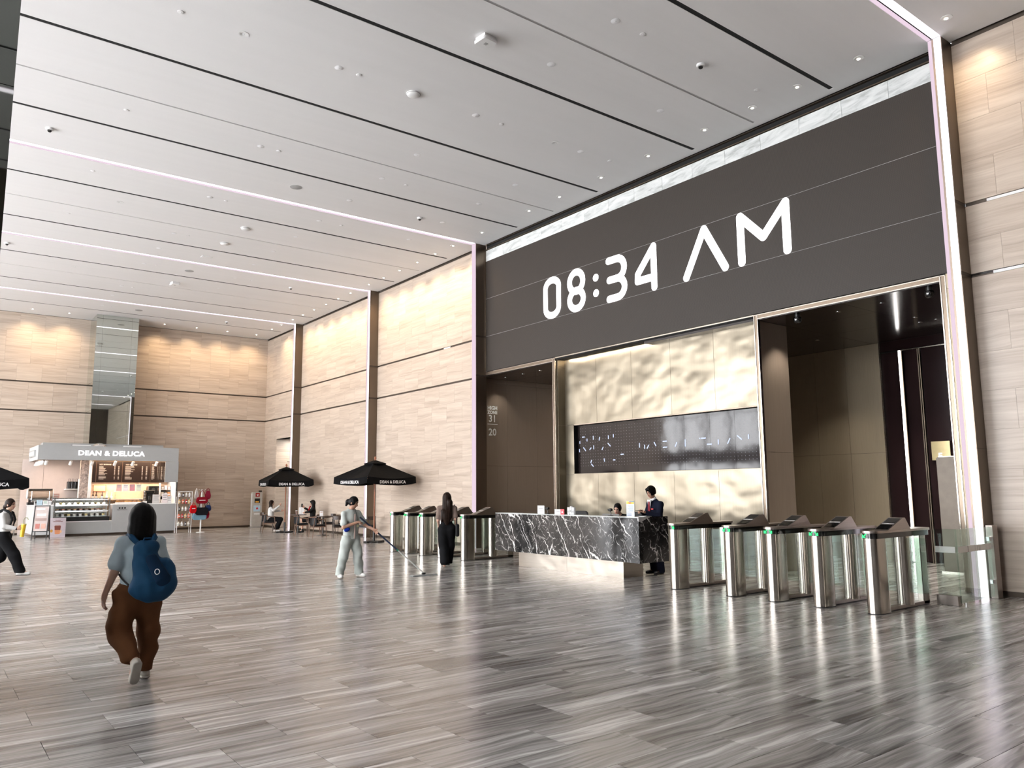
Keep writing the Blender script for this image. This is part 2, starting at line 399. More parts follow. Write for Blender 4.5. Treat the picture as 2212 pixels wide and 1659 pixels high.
for t in tiles:
    if id(t) in ns: continue
    (x0, y0), (x1, y1) = t; k = len(vv); g = GAP/2
    vv += [(x0+g, y0+g, 0), (x1-g, y0+g, 0), (x1-g, y1-g, 0), (x0+g, y1-g, 0), (x0+g, y0+g, -0.01), (x1-g, y0+g, -0.01), (x1-g, y1-g, -0.01), (x0+g, y1-g, -0.01)]
    ff += [(k, k+1, k+2, k+3), (k, k+4, k+5, k+1), (k+1, k+5, k+6, k+2), (k+2, k+6, k+7, k+3), (k+3, k+7, k+4, k)]
    sd += [random.random()]*8
far = mesh('tiles', vv, ff, 'floor', fl); far['kind'] = 'stuff'
at_ = far.data.attributes.new('seed', 'FLOAT', 'POINT'); at_.data.foreach_set('value', sd)

# ceiling: long panels with black slots, grey joints and light strips, all running across the hall
ceil = box('ceiling', (LX, BY, 9.52), (WX+0.5, EY+0.4, 9.7), 'void'); tag(ceil, kind='structure')
LINES = [(-5.5, 'b'), (-3.7, 'b'), (-1.85, 'l'), (-0.1, 'b'), (1.7, 'g'), (3.45, 'b'), (5.29, 'l'), (7.32, 'b'), (9.07, 'g'), (10.65, 'b'), (13.77, 'b'), (15.53, 'g'), (17.14, 'b'), (19.10, 'l'),
         (20.93, 'b'), (22.74, 'g'), (24.50, 'b'), (26.22, 'l'), (28.22, 'b'), (29.99, 'g'), (31.87, 'b'), (33.58, 'l'), (35.65, 'b')]
WID = {'b': 0.09, 'g': 0.05, 'l': 0.23}
CX1 = 13.36
prev = BY
for y, k in LINES+[(EY+0.01, 'b')]:
    if y-prev > 0.02: panel('ceiling_panel', (LX, prev, HC), (CX1, y, HC+0.14), 'ceil', ceil)
    if k == 'g' and y < EY: panel('joint_strip', (LX, y, HC+0.012), (CX1, y+WID['g'], HC+0.05), 'greyline', ceil)
    if k == 'b' and y < EY: panel('slot_shade', (LX, y, HC+0.006), (CX1, y+WID['b'], HC+0.03), 'void', ceil)  # black liner close to the face stands in for a deep slot's shade
    prev = y+WID[k]
panel('ceiling_border', (CX1, BY, HC), (WX-0.035, EY, HC+0.14), 'ceil', ceil)
sl = {5.29: 'beside the lift lobby at the near end of the clock wall', 19.10: 'meeting the pink fin left of the clock wall', 26.22: 'above the black parasol nearest the turnstiles', 33.58: 'closest to the stone end wall', -1.85: 'behind the viewer'}
for y, k in LINES:
    if k != 'l': continue
    t = thing('ceiling_light_strip', 'long white light strip set in the ceiling, '+sl[y], 'light strip', (0, y, HC), 0, 'ceiling light strips')
    xe = 13.22
    box('diffuser', (LX, 0.004, 0.012), (xe, 0.14, 0.05), 'strip', t)
    box('groove', (LX, 0.14, 0.03), (xe, 0.175, 0.05), 'void', t)
    box('lit_edge', (LX, 0.175, 0.004), (xe, 0.226, 0.05), 'strip_dim', t)

# right-hand (core) wall: bays of veined stone panels between light fins
PH = 0.62
def zrows(ztop=9.18):
    rows = []; z = 0.08
    for i in range(8): rows.append((z+i*(5.10-0.08)/8, z+(i+1)*(5.10-0.08)/8))
    rows += [(5.16, 5.735), (5.735, 6.31)]
    for i in range(4): rows.append((6.37+i*(ztop-6.37)/4, 6.37+(i+1)*(ztop-6.37)/4))
    return rows
JT = 0.0026
def bay_right(y0, y1, phase, hole=None):
    w = box('wall_right', (WX+0.03, y0, 0.0), (WX+0.4, y1, 9.52), 'groove') if not hole else None
    if hole:
        w = MB().box((WX+0.03, y0, 0), (WX+0.4, hole[0], 9.52)).box((WX+0.03, hole[1]+0.033, 0), (WX+0.4, y1, 9.52)).box((WX+0.03, hole[0], hole[2]), (WX+0.4, hole[1], 9.52)).build('wall_right', 'groove')
    tag(w, kind='structure')
    for ri, (z0, z1) in enumerate(zrows()):
        e = [y0]; y = y0+phase+(0.0 if ri % 2 else 0.46)
        while y < y1-0.15:
            if y > y0+0.15: e.append(y)
            y += 0.92
        e.append(y1)
        if hole and z0 < hole[2]: e = sorted([v for v in e if not (hole[0]-0.1 < v < hole[1]+0.1)]+[hole[0], hole[1]])
        for a, b in zip(e[:-1], e[1:]):
            if hole and a >= hole[0]-0.01 and b <= hole[1]+0.01 and z0 < hole[2]-0.02:
                if z1 <= hole[2]+0.02: continue
                panel('stone_panel', (WX, a+JT/2, hole[2]), (WX+0.034, b-JT/2, z1-JT/2), 'stone', w); continue
            panel('stone_panel', (WX, a+JT/2, z0+JT/2), (WX+0.034, b-JT/2, z1-JT/2), 'stone', w)
    bb = box('baseboard_right', (WX+0.012, y0, 0.0), (WX+0.03, y1, 0.08), 'groove') if not hole else MB().box((WX+0.012, y0, 0), (WX+0.03, hole[0], 0.08)).box((WX+0.012, hole[1], 0), (WX+0.03, y1, 0.08)).build('baseboard_right', 'groove')
    tag(bb, kind='structure'); return w
wr = bay_right(-1.4, 5.29, 0.22)
for z in (5.105, 6.315): panel('reveal_bar', (WX+0.006, -1.4, z), (WX+0.03, 4.96, z+0.045), 'white', wr)
wm = bay_right(19.52, 26.15, 0.4)
panel('return_panel', (WX+0.005, 19.32, 0), (WX+0.02, 19.52, 9.25), 'fin', wm)
panel('reveal_bar', (WX+0.006, 21.1, 6.315), (WX+0.03, 21.5, 6.355), 'white', wm)
bay_right(26.37, 33.50, 0.3)
bay_right(33.72, EY, 0.68, (34.4, 36.38, 4.17))
# stone-lined passage behind the opening in the far bay
ps = MB().box((WX+0.03, 36.41, 0), (17.5, 36.8, 4.6)).box((WX+0.03, 34.0, 0), (17.5, 34.37, 4.6)).box((17.5, 34.0, 0), (17.8, 36.8, 4.6)).build('wall_passage', 'groove'); tag(ps, kind='structure')
panel('ceiling_panel', (WX+0.03, 34.37, 4.17), (17.5, 36.41, 4.4), 'ceil', ps)
for i in range(7):
    for j in range(4):
        panel('stone_panel', (WX+0.034+j*0.97, 36.38, i*0.595+JT), (WX+0.034+(j+1)*0.97-JT, 36.41, (i+1)*0.595), 'stone', ps)
lm = thing('passage_lamp', 'square lamp in the ceiling of the stone passage', 'ceiling light', (14.6, 35.4, 4.165)); box('frame', (-0.3, -0.3, -0.012), (0.3, 0.3, 0), 'white', lm); box('diffuser', (-0.27, -0.27, -0.016), (0.27, 0.27, -0.012), 'lampdim', lm)
ll_ = bpy.data.lights.new('passage_area', 'AREA'); ll_.size = 0.5; ll_.energy = 55; ll_.color = (1.0, 0.93, 0.85); lo_ = bpy.data.objects.new('passage_area', ll_); C.objects.link(lo_); lo_.parent = lm; lo_.location = (0, 0, -0.03)
sg = thing('arrow_sign', 'thin black arrow sign on the passage wall above the parasol finial', 'sign', (14.28, 36.376, 3.10))
MB().box((-0.14, -0.004, -0.012), (0.13, 0, 0.012)).add([(0.02, -0.004, 0.12), (0.045, -0.004, 0.135), (0.17, -0.004, 0.0), (0.045, -0.004, -0.135), (0.02, -0.004, -0.12), (0.125, -0.004, 0.0), (0.02, 0, 0.12), (0.045, 0, 0.135), (0.17, 0, 0.0), (0.045, 0, -0.135), (0.02, 0, -0.12), (0.125, 0, 0.0)],
    [(0, 5, 2, 1), (5, 4, 3, 2), (6, 7, 8, 11), (11, 8, 9, 10), (0, 1, 7, 6), (1, 2, 8, 7), (2, 3, 9, 8), (3, 4, 10, 9), (4, 5, 11, 10), (5, 0, 6, 11)]).build('arrow', 'black', sg)
text('lettering', 'LIFT', 0.12, 'black', sg, (-0.16, -0.004, -0.36), (1, 0, 0), (0, 0, 1))

# fins with light channels
for i, (yf, white) in enumerate(((5.29, 1), (19.10, 0), (26.15, 1), (33.50, 1))):
    f = struct('trim_%d' % (i+1), (13.22, yf, 0))
    d = WX-13.22
    for a, b in ((0.0, 0.10), (0.104, 2.29), (2.294, 5.10), (5.16, 6.31), (6.37, HC)):
        panel('return_panel', (0.004, 0.0, a), (d+0.03, 0.215, b-0.004), 'fin', f)
    panel('reveal_bar', (0.01, 0.006, 0.0), (d+0.03, 0.21, HC), 'groove', f)
    if white:
        panel('light_panel', (0, 0.012, 0.0), (0.004, 0.125, HC), 'strip', f)
        panel('groove', (0.0015, 0.125, 0.0), (0.004, 0.160, HC), 'bronze', f)
        panel('lit_edge', (0, 0.160, 0.0), (0.004, 0.219, HC), 'strip_dim', f)
    else:
        panel('lit_edge', (0, 0.012, 0.0), (0.004, 0.219, HC), 'strip_dim', f)

# clock wall: header carrying the marble band and LED wall, lift-lobby portals and reception alcove
hd = box('wall_right', (WX+0.05, 5.5, 5.26), (WX+0.6, 19.1, 9.52), 'void'); tag(hd, kind='structure')
for k in range(15):
    a = 5.5+k*0.907; panel('marble_panel', (WX+0.005, a+0.003, 8.715), (WX+0.06, a+0.904, 9.06), 'wmarble', hd)
panel('shadow_trim', (WX-0.01, 5.5, 9.075), (WX+0.05, 19.1, 9.10), 'fin', hd)
panel('shadow_trim', (WX-0.02, 5.5, 9.222), (WX+0.05, 19.1, 9.235), 'fin', hd)
panel('edge_trim', (WX-0.012, 19.06, 5.26), (WX+0.05, 19.10, 9.07), 'trimsteel', hd)

ZS = 5.13
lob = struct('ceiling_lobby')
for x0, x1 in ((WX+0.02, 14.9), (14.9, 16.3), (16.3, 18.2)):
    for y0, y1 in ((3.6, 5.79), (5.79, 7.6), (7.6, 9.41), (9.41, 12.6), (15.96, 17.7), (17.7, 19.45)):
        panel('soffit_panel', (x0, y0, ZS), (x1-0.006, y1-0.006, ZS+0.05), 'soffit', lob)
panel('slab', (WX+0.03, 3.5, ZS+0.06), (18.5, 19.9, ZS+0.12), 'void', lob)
# left portal lining (seen face looks towards the viewer)
lp = struct('wall_lobby_left')
panel('backing', (WX+0.02, 19.48, 0), (18.3, 19.62, ZS+0.1), 'void', lp)
for x0, x1 in ((WX+0.005, 14.65), (14.65, 15.85), (15.85, 17.05), (17.05, 18.25)):
    for z0, z1 in ((0.0, 2.42), (2.42, 4.98), (4.98, ZS)):
        panel('metal_panel', (x0+0.003, 19.45, z0+0.003), (x1-0.003, 19.48, z1-0.003), 'bronze', lp)
panel('backing', (18.2, 15.8, 0), (18.4, 19.6, ZS+0.1), 'bronze', lp)
panel('backing', (14.35, 15.84, 0), (18.3, 15.96, ZS+0.1), 'bronze', lp)
# right portal lining
rp = struct('wall_lobby_right')
for z0, z1 in ((0.0, 2.42), (2.42, ZS)):
    panel('metal_panel', (WX+0.02, 9.43, z0+0.003), (14.63, 9.46, z1-0.003), 'bronze', rp)
panel('metal_panel', (14.60, 9.46, 0.0), (14.63, 12.6, ZS), 'bronze', rp)
panel('backing', (14.35, 12.6, 0), (18.4, 12.7, ZS+0.1), 'bronze', rp)
for y0, y1 in ((9.27, 10.15), (10.15, 10.98), (10.98, 12.6)):
    for z0, z1 in ((0.0, 2.50), (2.50, ZS)):
        panel('metal_panel', (18.2, y0+0.003, z0+0.003), (18.24, y1-0.003, z1-0.003), 'bronze_l', rp)
panel('edge_trim', (18.17, 9.235, 0.0), (18.24, 9.27, ZS), 'trimsteel', rp)
panel('backing', (18.3, 3.4, 0), (18.5, 12.7, ZS+0.1), 'void', rp)
panel('backing', (WX+0.5, 3.4, 0), (18.5, 3.6, ZS+0.1), 'bronze', rp)
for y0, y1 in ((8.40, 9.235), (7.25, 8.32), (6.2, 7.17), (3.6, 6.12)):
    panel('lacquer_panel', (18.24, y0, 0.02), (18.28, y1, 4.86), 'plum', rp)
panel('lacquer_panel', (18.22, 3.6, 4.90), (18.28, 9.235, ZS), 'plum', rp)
panel('head_trim', (18.19, 3.6, 4.86), (18.25, 8.74, 4.885), 'trimsteel', rp)
for y in (8.33, 8.37, 7.19, 7.23, 6.14, 6.18): panel('frame_trim', (18.20, y, 0), (18.27, y+0.02, 4.86), 'fin', rp)
ll = thing('lobby_light_line', 'thin vertical white light line on the dark lobby wall', 'light', (18.10, 8.73, 0))
box('diffuser', (0, 0, 0.02), (0.03, 0.045, 4.86), 'led_line', ll); box('housing', (0.03, -0.02, 0.02), (0.06, 0.065, 4.87), 'fin', ll)
# wall between fin and right portal, and behind the near bay
panel('metal_panel', (WX+0.0, 5.505, 0.0), (WX+0.5, 5.69, 5.0), 'bronze_l', rp)
panel('metal_panel', (WX+0.0, 5.505, 5.006), (WX+0.5, 5.69, 5.26), 'bronze_l', rp)

# reception alcove in champagne metal
al = struct('wall_alcove')
AX = 13.88
panel('backing', (AX+0.16, 9.46, 0), (AX+0.4, 15.95, 5.3), 'void', al)
ys = [9.54, 10.79, 12.05, 13.31, 14.57, 15.81]
for a, b in zip(ys[:-1], ys[1:]):
    panel('metal_panel', (AX, a+0.003, 0.0), (AX+0.03, b-0.003, 2.075), 'champ', al)
    panel('metal_panel', (AX, a+0.003, 3.405), (AX+0.03, b-0.003, 5.22), 'champ', al)
panel('metal_panel', (AX, 15.475, 2.08), (AX+0.03, 15.807, 3.40), 'champ', al)
for z0, z1 in ((0, 2.07), (2.075, 2.70), (2.705, 3.40), (3.405, 5.0), (5.005, 5.23)):
    panel('side_panel', (WX+0.06, 15.81, z0), (AX+0.03, 15.835, z1), 'champ', al)
    panel('side_panel', (WX+0.06, 9.515, z0), (AX+0.03, 9.54, z1), 'champ', al)
panel('soffit', (WX+0.02, 9.5, 5.225), (AX+0.3, 15.85, 5.26), 'bronze_l', al)
for y in (9.6, 15.475): panel('reveal', (AX+0.02, y-0.03 if y < 10 else y, 2.08), (AX+0.16, y if y < 10 else y+0.03, 3.40), 'black', al)
panel('reveal', (AX+0.02, 9.57, 3.385), (AX+0.16, 15.5, 3.405), 'bronze', al); panel('reveal', (AX+0.005, 9.57, 2.075), (AX+0.16, 15.5, 2.10), 'champ', al)

# polished frames around both portals and the alcove head
def frame(name, y0, y1, zt, base):
    f = struct(name, (WX, 0, 0)); w = 0.10
    for (ya, yb) in ((y0, y0+w), (y1-w, y1)):
        panel('frame_core', (0.0, ya+0.018, 0), (0.06, yb-0.018, zt), 'fin', f)
        panel('frame_edge', (-0.012, ya, 0), (0.06, ya+0.018, zt), 'trimsteel', f); panel('frame_edge', (-0.012, yb-0.018, 0), (0.06, yb, zt), 'trimsteel', f)
    panel('frame_core', (0.0, y0+w, zt-w+0.018), (0.06, y1-w, zt-0.018), 'fin', f)
    panel('frame_edge', (-0.012, y0, zt-0.018), (0.06, y1, zt), 'trimsteel', f); panel('frame_edge', (-0.012, y0+w, zt-w), (0.06, y1-w, zt-w+0.018), 'trimsteel', f)
frame('trim_5', 15.85, 19.50, 5.245, 0); frame('trim_6', 5.69, 9.50, 5.245, 0)
panel('edge_trim', (WX-0.005, 9.50, 5.225), (WX+0.05, 15.85, 5.25), 'trimsteel', al)

# stone end wall
we = box('wall_end', (LX, EY+0.034, 0), (WX+0.5, EY+0.4, 9.52), 'groove'); tag(we, kind='structure')
for ri, (z0, z1) in enumerate(zrows(9.235)):
    x = WX-0.0; e = [WX]
    x = WX-0.92 if ri % 3 != 1 else WX-0.46
    while x > 1.2: e.append(x); x -= 0.92
    e.append(1.0)
    for b, a in zip(e[:-1], e[1:]):
        panel('stone_panel', (a+JT/2, EY, z0+JT/2), (b-JT/2, EY+0.036, z1-JT/2), 'stone', we)
    panel('stone_panel', (LX, EY, z0+JT/2), (1.0-JT/2, EY+0.036, z1-JT/2), 'stone', we)
tag(box('baseboard_end', (LX, EY+0.012, 0), (WX, EY+0.03, 0.08), 'groove'), kind='structure')
# mirror-clad pillar on the end wall
pl = box('pillar', (5.66, 36.53, 0), (7.25, EY, 9.25), 'mirrorback'); tag(pl, kind='structure')
for z0, z1 in ((0, 2.4), (2.4, 5.13), (5.13, 6.34), (6.34, 9.25)):
    for x0, x1 in ((5.63, 5.87), (5.87, 7.02), (7.02, 7.28)):
        panel('mirror_panel', (x0+0.002, 36.5, z0+0.003), (x1-0.002, 36.53, z1-0.003), 'mirror', pl)
    panel('mirror_panel', (5.63, 36.532, z0+0.003), (5.66, 37.2, z1-0.003), 'mirror', pl); panel('mirror_panel', (5.63, 37.205, z0+0.003), (5.66, EY, z1-0.003), 'mirror', pl)
    panel('mirror_panel', (7.25, 36.532, z0+0.003), (7.28, EY, z1-0.003), 'mirror', pl)
# dark mirror pillar close to the viewer
pn = box('pillar', (-1.3, 7.54, 0), (0.375, 8.9, 9.25), 'mirrorback'); tag(pn, kind='structure')
for z0, z1 in ((0, 2.4), (2.4, 5.13), (5.13, 6.34), (6.34, 9.25)):
    panel('mirror_panel', (-1.34, 7.5, z0+0.003), (0.412, 7.54, z1-0.003), 'dmirror', pn)
    panel('mirror_panel', (0.377, 7.542, z0+0.003), (0.412, 8.94, z1-0.003), 'dmirror', pn)
# window wall on the daylight side, dark wall behind the viewer, street outside
wl = struct('wall_left', (LX, 0, 0))
tag(box('wall_left', (LX-0.3, BY, 0), (LX, 1.3, 9.6), 'backwall'), kind='structure')  # unseen solid stretch, added to hold back daylight at the near end
y = 1.5
while y <= EY+0.1:
    panel('mullion', (-0.25, y-0.06, 0), (0.05, y+0.06, 9.4), 'facade', wl); y += 2.2
for z0, z1 in ((0, 0.12), (3.35, 4.3), (6.7, 6.8), (9.2, 9.5)): panel('transom', (-0.2, 1.3, z0), (0.02, EY, z1), 'facade', wl)
wb = box('wall_back', (LX, BY-0.3, 0), (19, BY, 9.6), 'backwall'); tag(wb, kind='structure')
for i in range(24):
    for z0, z1 in ((0, 3.0), (3.0, 6.2), (6.2, 9.2)): panel('timber_panel', (LX+0.02+i*1.2, BY, z0+0.01), (LX+0.01+(i+1)*1.2-0.02, BY+0.02, z1), 'backwall', wb)
wc = box('wall_right', (WX+0.03, BY, 0), (WX+0.4, -1.4, 9.52), 'stone'); tag(wc, kind='structure')
# ------------------------------------------------------------------ LED clock wall
ck = thing('clock_display', 'huge dark LED wall above the reception showing 08:34 AM', 'display', (WX-0.012, 0, 0))
for z0, z1 in ((5.262, 6.34), (6.345, 7.515), (7.52, 8.71)):
    box('screen_panel', (0, 5.52, z0), (0.055, 19.05, z1), 'led', ck)
for z in (6.340, 7.515): box('seam_trim', (-0.003, 5.52, z), (0.01, 19.05, z+0.005), 'greyline', ck)
def stroke(mb, pts, r, x=-0.006, seg=10):
    """flat rounded stroke in the wall plane; pts are (distance to the right, height)"""
    for k, ((u0, v0), (u1, v1)) in enumerate(zip(pts[:-1], pts[1:])):
        a = math.atan2(v1-v0, u1-u0); out = []
        for i in range(seg+1):
            t = a-PI/2+PI*i/seg; out.append((u1+r*math.cos(t), v1+r*math.sin(t)))
        for i in range(seg+1):
            t = a+PI/2+PI*i/seg; out.append((u0+r*math.cos(t), v0+r*math.sin(t)))
        xx = x-0.0004*k
        v = [(xx, -u, w) for u, w in out]; mb.add(v, [tuple(range(len(v)))])
def arc(cx, cy, rx, ry, a0, a1, n=12): return [(cx+rx*math.cos(math.radians(a0+(a1-a0)*i/n)), cy+ry*math.sin(math.radians(a0+(a1-a0)*i/n))) for i in range(n+1)]
SR = 0.094
def glyph(name, y0, y1, strokes, z0=6.335, z1=7.515):
    mb = MB(); w = y0-y1-2*SR; h = z1-z0-2*SR
    for st in strokes: stroke(mb, [(-y0+SR+u*w, z0+SR+v*h) for u, v in st], SR)
    return mb.build(name, 'clock', ck)
O_ = arc(.5, .78, .5, .22, 0, 180)+arc(.5, .22, .5, .22, 180, 360)+[(1, .78)]
glyph('digit_zero', 16.28, 15.53, [O_])
e1 = arc(.5, .735, .48, .265, -90, 270, 24); e2 = arc(.5, .25, .5, .25, -270, 90, 24)
glyph('digit_eight', 15.28, 14.55, [e1, e2])
for z in (7.10, 6.69):
    mb = MB(); stroke(mb, [(-14.17, z), (-14.16, z)], 0.10); mb.build('colon_dot', 'clock', ck)
glyph('digit_three', 13.79, 13.05, [[(0, 1), (.5, 1)]+arc(.55, .745, .45, .255, 90, -90)+[(.05, .49)], [(.45, .49)]+arc(.55, .245, .45, .245, 90, -90)+[(.02, 0)]])
glyph('digit_four', 12.80, 12.04, [[(.93, 0), (.93, 1), (.02, .42), (0, .25), (.9, .25)]])
glyph('letter_a', 11.30, 10.04, [[(0, 0), (.5, 1), (1, 0)]]); glyph('letter_m', 9.80, 8.52, [[(0, 0), (0, 1), (.5, .42), (1, 1), (1, 0)]])

# lettering on the lobby jamb
hz = thing('lobby_sign', 'white HIGH ZONE 31 to 20 lettering on the bronze lobby wall', 'sign', (14.08, 19.446, 0))
for tx, sz, z in (('HIGH', 0.155, 4.16), ('ZONE', 0.135, 4.03), ('31', 0.30, 3.78), ('20', 0.30, 3.36)):
    text('lettering', tx, sz, 'white', hz, (0, 0, z), (1, 0, 0), (0, 0, 1), 'CENTER', 0.002, 0.005)
box('rule', (-0.19, -0.003, 3.695), (0.19, 0, 3.715), 'white', hz)

# recessed reception display: dark glass tiles with a grid of light dots
tv = thing('video_wall', 'long dark glass display with light dots and dashes behind the reception', 'display', (AX+0.115, 0, 0))
sy = [9.64, 10.40, 11.07, 11.80, 12.53, 13.27, 13.98, 14.72, 15.44]
for a, b in zip(sy[:-1], sy[1:]): panel('glass_tile', (0, a+0.002, 2.11), (0.03, b-0.002, 3.365), 'tv', tv)
mb = MB(); nd = []
for i in range(61):
    for j in range(14):
        y, z = 9.69+i*0.094, 2.30+j*0.0755
        if i > 44 and 2.62 < z and i % 5 in (2,): continue
        mb.add([(-0.002, y-0.0045, z-0.0045), (-0.002, y+0.0045, z-0.0045), (-0.002, y+0.0045, z+0.0045), (-0.002, y-0.0045, z+0.0045)], [(0, 3, 2, 1)])
dots = mb.build('light_dots', 'tv_dot', tv); dots['kind'] = 'stuff'
bars = [((12.45, 2.80), (12.34, 2.80)), ((12.45, 2.66), (12.34, 2.66)), ((11.78, 2.80), (11.78, 2.66)), ((11.36, 2.81), (11.35, 2.81)), ((11.31, 2.81), (11.20, 2.81)), ((11.15, 2.665), (11.04, 2.665)), ((10.85, 2.75), (10.85, 2.66)),
        ((10.60, 2.66), (10.54, 2.76)), ((10.34, 2.81), (10.24, 2.73)), ((10.06, 2.81), (10.06, 2.74)), ((13.21, 2.79), (13.21, 2.70)), ((13.04, 2.74), (13.04, 2.66)), ((12.96, 2.66), (12.91, 2.73)), ((12.73, 2.79), (12.68, 2.71)), ((12.08, 2.67), (12.03, 2.75)),
        ((13.85, 2.55), (13.76, 2.55)), ((14.12, 2.42), (14.06, 2.42)), ((14.45, 2.46), (14.44, 2.40)), ((14.30, 2.85), (14.22, 2.78)), ((14.52, 2.70), (14.48, 2.76)), ((14.83, 2.81), (14.83, 2.73)), ((14.84, 3.06), (14.84, 2.98)), ((14.60, 3.02), (14.62, 2.95)),
        ((15.08, 3.0), (15.08, 2.95)), ((15.36, 2.95), (15.36, 2.90)), ((15.26, 3.06), (15.18, 3.06)), ((15.38, 2.74), (15.38, 2.68)), ((15.22, 2.78), (15.14, 2.70)), ((14.92, 2.44), (14.95, 2.38)), ((14.93, 2.34), (14.86, 2.28)), ((14.28, 3.04), (14.28, 2.97)), ((14.10, 3.06), (14.10, 3.0)), ((14.98, 2.72), (14.93, 2.76))]
for (y0, z0), (y1, z1) in bars:
    mb = MB(); stroke(mb, [(-y0, z0), (-y1, z1)], 0.014, -0.004, 6); mb.build('light_dash', 'tv_bar', tv)
for i, yy in enumerate((12.02, 11.12)):
    mb = MB(); rr = random.Random(i)
    for _ in range(5):
        c = yy+rr.uniform(-0.12, 0.12); mb.tube([(-0.02, c-0.07, 2.10), (-0.035, c-0.05, 2.06), (-0.035, c+0.02, 2.05), (-0.035, c+0.05, 2.07), (-0.02, c+0.07, 2.10)], 0.005, 5)
    mb.build('loose_cable', 'black', tv)
# LED cove above the alcove wall
cv = thing('cove_light', 'warm hidden light line along the head of the reception alcove', 'light', (WX+0.10, 12.67, 5.20))
box('diffuser', (-0.02, -3.1, 0.0), (0.02, 3.1, 0.02), emit('cove_emit', (1.0, 0.72, 0.45), 3.0), cv)
ld = bpy.data.lights.new('cove_area', 'AREA'); ld.shape = 'RECTANGLE'; ld.size = 0.06; ld.size_y = 6.1; ld.energy = 85; ld.color = (1.0, 0.86, 0.68)
lo = bpy.data.objects.new('cove_area', ld); C.objects.link(lo); lo.parent = cv; lo.location = (0.04, 0, -0.01); lo.rotation_euler = (0, math.radians(-14), 0)

# ------------------------------------------------------------------ ceiling fittings
def spot(parent, energy, col, size, blend, rot=(0, 0, 0), loc=(0, 0, -0.02), rad=0.04):
    l = bpy.data.lights.new('lamp', 'SPOT'); l.energy = energy; l.color = col; l.spot_size = size; l.spot_blend = blend; l.shadow_soft_size = rad
    o = bpy.data.objects.new('lamp', l); C.objects.link(o); o.parent = parent; o.location = loc; o.rotation_euler = rot; return o
def downlight(name, label, loc, group, r=0.085, lens='lampwarm', tilt=0):
    t = thing(name, label, 'ceiling light', loc, 0, group)
    MB().lathe([(r*0.72, -0.002), (r, -0.006), (r*1.04, 0.0), (r*0.95, 0.0), (r*0.74, 0.004)], seg=18).build('rim', 'white', t, True)
    MB().lathe([(r*0.72, 0.004), (r*0.60, -0.001), (r*0.30, -0.0015), (0.002, -0.002)], seg=16).build('reflector', 'chrome', t, True)
    MB().lathe([(r*0.36, -0.001), (r*0.34, -0.006), (0.002, -0.007)], (0.02, 0.02, 0), 12).build('lens', lens, t, True)
    return t
wd = [(12.76, 4.99), (12.76, 6.48), (12.76, 7.7), (12.77, 8.71), (12.77, 9.91), (12.77, 11.52), (12.77, 13.07), (12.77, 14.63), (12.77, 15.9), (12.77, 18.14), (12.77, 19.7), (12.77, 20.75), (12.77, 21.9), (12.77, 23.1), (12.77, 24.26), (12.77, 25.4), (12.77, 26.95), (12.77, 28.05), (12.77, 29.2), (12.77, 30.4), (12.77, 31.6), (12.77, 32.75), (12.77, 34.1), (12.77, 35.3)]
d0 = downlight('wall_washer', 'round recessed wall-washer lamp in the ceiling along the clock wall', (wd[0][0], wd[0][1], HC-0.001), 'wall washers along the core wall')
wl_lab = {True: 'round recessed wall-washer lamp in the ceiling along the stone bays', False: 'round recessed wall-washer lamp in the ceiling along the clock wall'}
wo = []
for i, (x, y) in enumerate(wd):
    o = d0 if i == 0 else dup(d0, (x, y, HC-0.001)); st = y < 5.2 or y > 19.3
    o['label'] = 'round recessed wall-washer lamp in the ceiling right of the near light strip' if i == 0 else ('%s round wall-washer lamp from the near fin, above the clock wall' % ORD[i-1] if i < 10 else '%s round wall-washer lamp beyond the clock wall, above the stone bays' % ORD[i-10])
    if st: wo.append((o, 0))
for i, x in enumerate((3.3, 4.63, 8.43, 9.83, 11.24, 12.63)):
    o = dup(d0, (x, 37.0, HC-0.001), 0, '%s round wall-washer lamp along the end wall, counted towards the corner' % ORD[i], 'wall washers along the end wall')
    wo.append((o, 1))
for o, e in wo:
    if e: spot(o, 150, (1.0, 0.74, 0.46), math.radians(104), 1.0, (math.radians(24), 0, 0))
    else: spot(o, 150 if o.location.y > 6 else 80, (1.0, 0.76, 0.48), math.radians(104), 1.0, (0, math.radians(-24), 0))
def button(name, label, pts, group, prof, mat, cat='ceiling light', cols=None):
    b = None; cnt = {}
    for x, y in sorted(pts, key=lambda q: q[1]):
        full = label
        if cols:
            ci_ = min(range(len(cols)), key=lambda i: abs(cols[i][0]-x)); cnt[ci_] = cnt.get(ci_, -1)+1; full = '%s, %s in the %s' % (label, ORD[cnt[ci_]], cols[ci_][1])
        if b is None:
            b = thing(name, full, cat, (x, y, HC), 0, group)
            MB().lathe(prof, seg=16).build('body', mat, b, True)
            MB().lathe([(prof[-2][0]*0.5, prof[-1][1]-0.0005), (prof[-2][0]*0.45, prof[-1][1]-0.004), (0.002, prof[-1][1]-0.004)], seg=10).build('centre', 'dim', b, True)
        else: dup(b, (x, y, HC), None, full)
rows_d = [(5.5, y) for y in (12.27, 16.28, 20.02, 23.55, 25.34, 27.35, 30.9, 32.62, 34.66)]
rows_d += [(8.5, y) for y in (8.28, 9.9, 12.28, 14.62, 16.3, 18.1, 20.03, 21.75, 23.55, 25.34, 27.38, 29.15)]+[(11.38, y) for y in (9.9, 12.28, 14.7, 16.3, 18.1, 20.0)]
button('ceiling_spotlight', 'small round white ceiling fitting', rows_d, 'flush white ceiling spotlights', [(0.075, 0.0), (0.078, -0.004), (0.06, -0.010), (0.03, -0.014), (0.002, -0.015)], 'dim', cols=[(5.5, 'row farthest from the clock wall'), (8.5, 'middle row'), (11.38, 'row nearest the clock wall')])
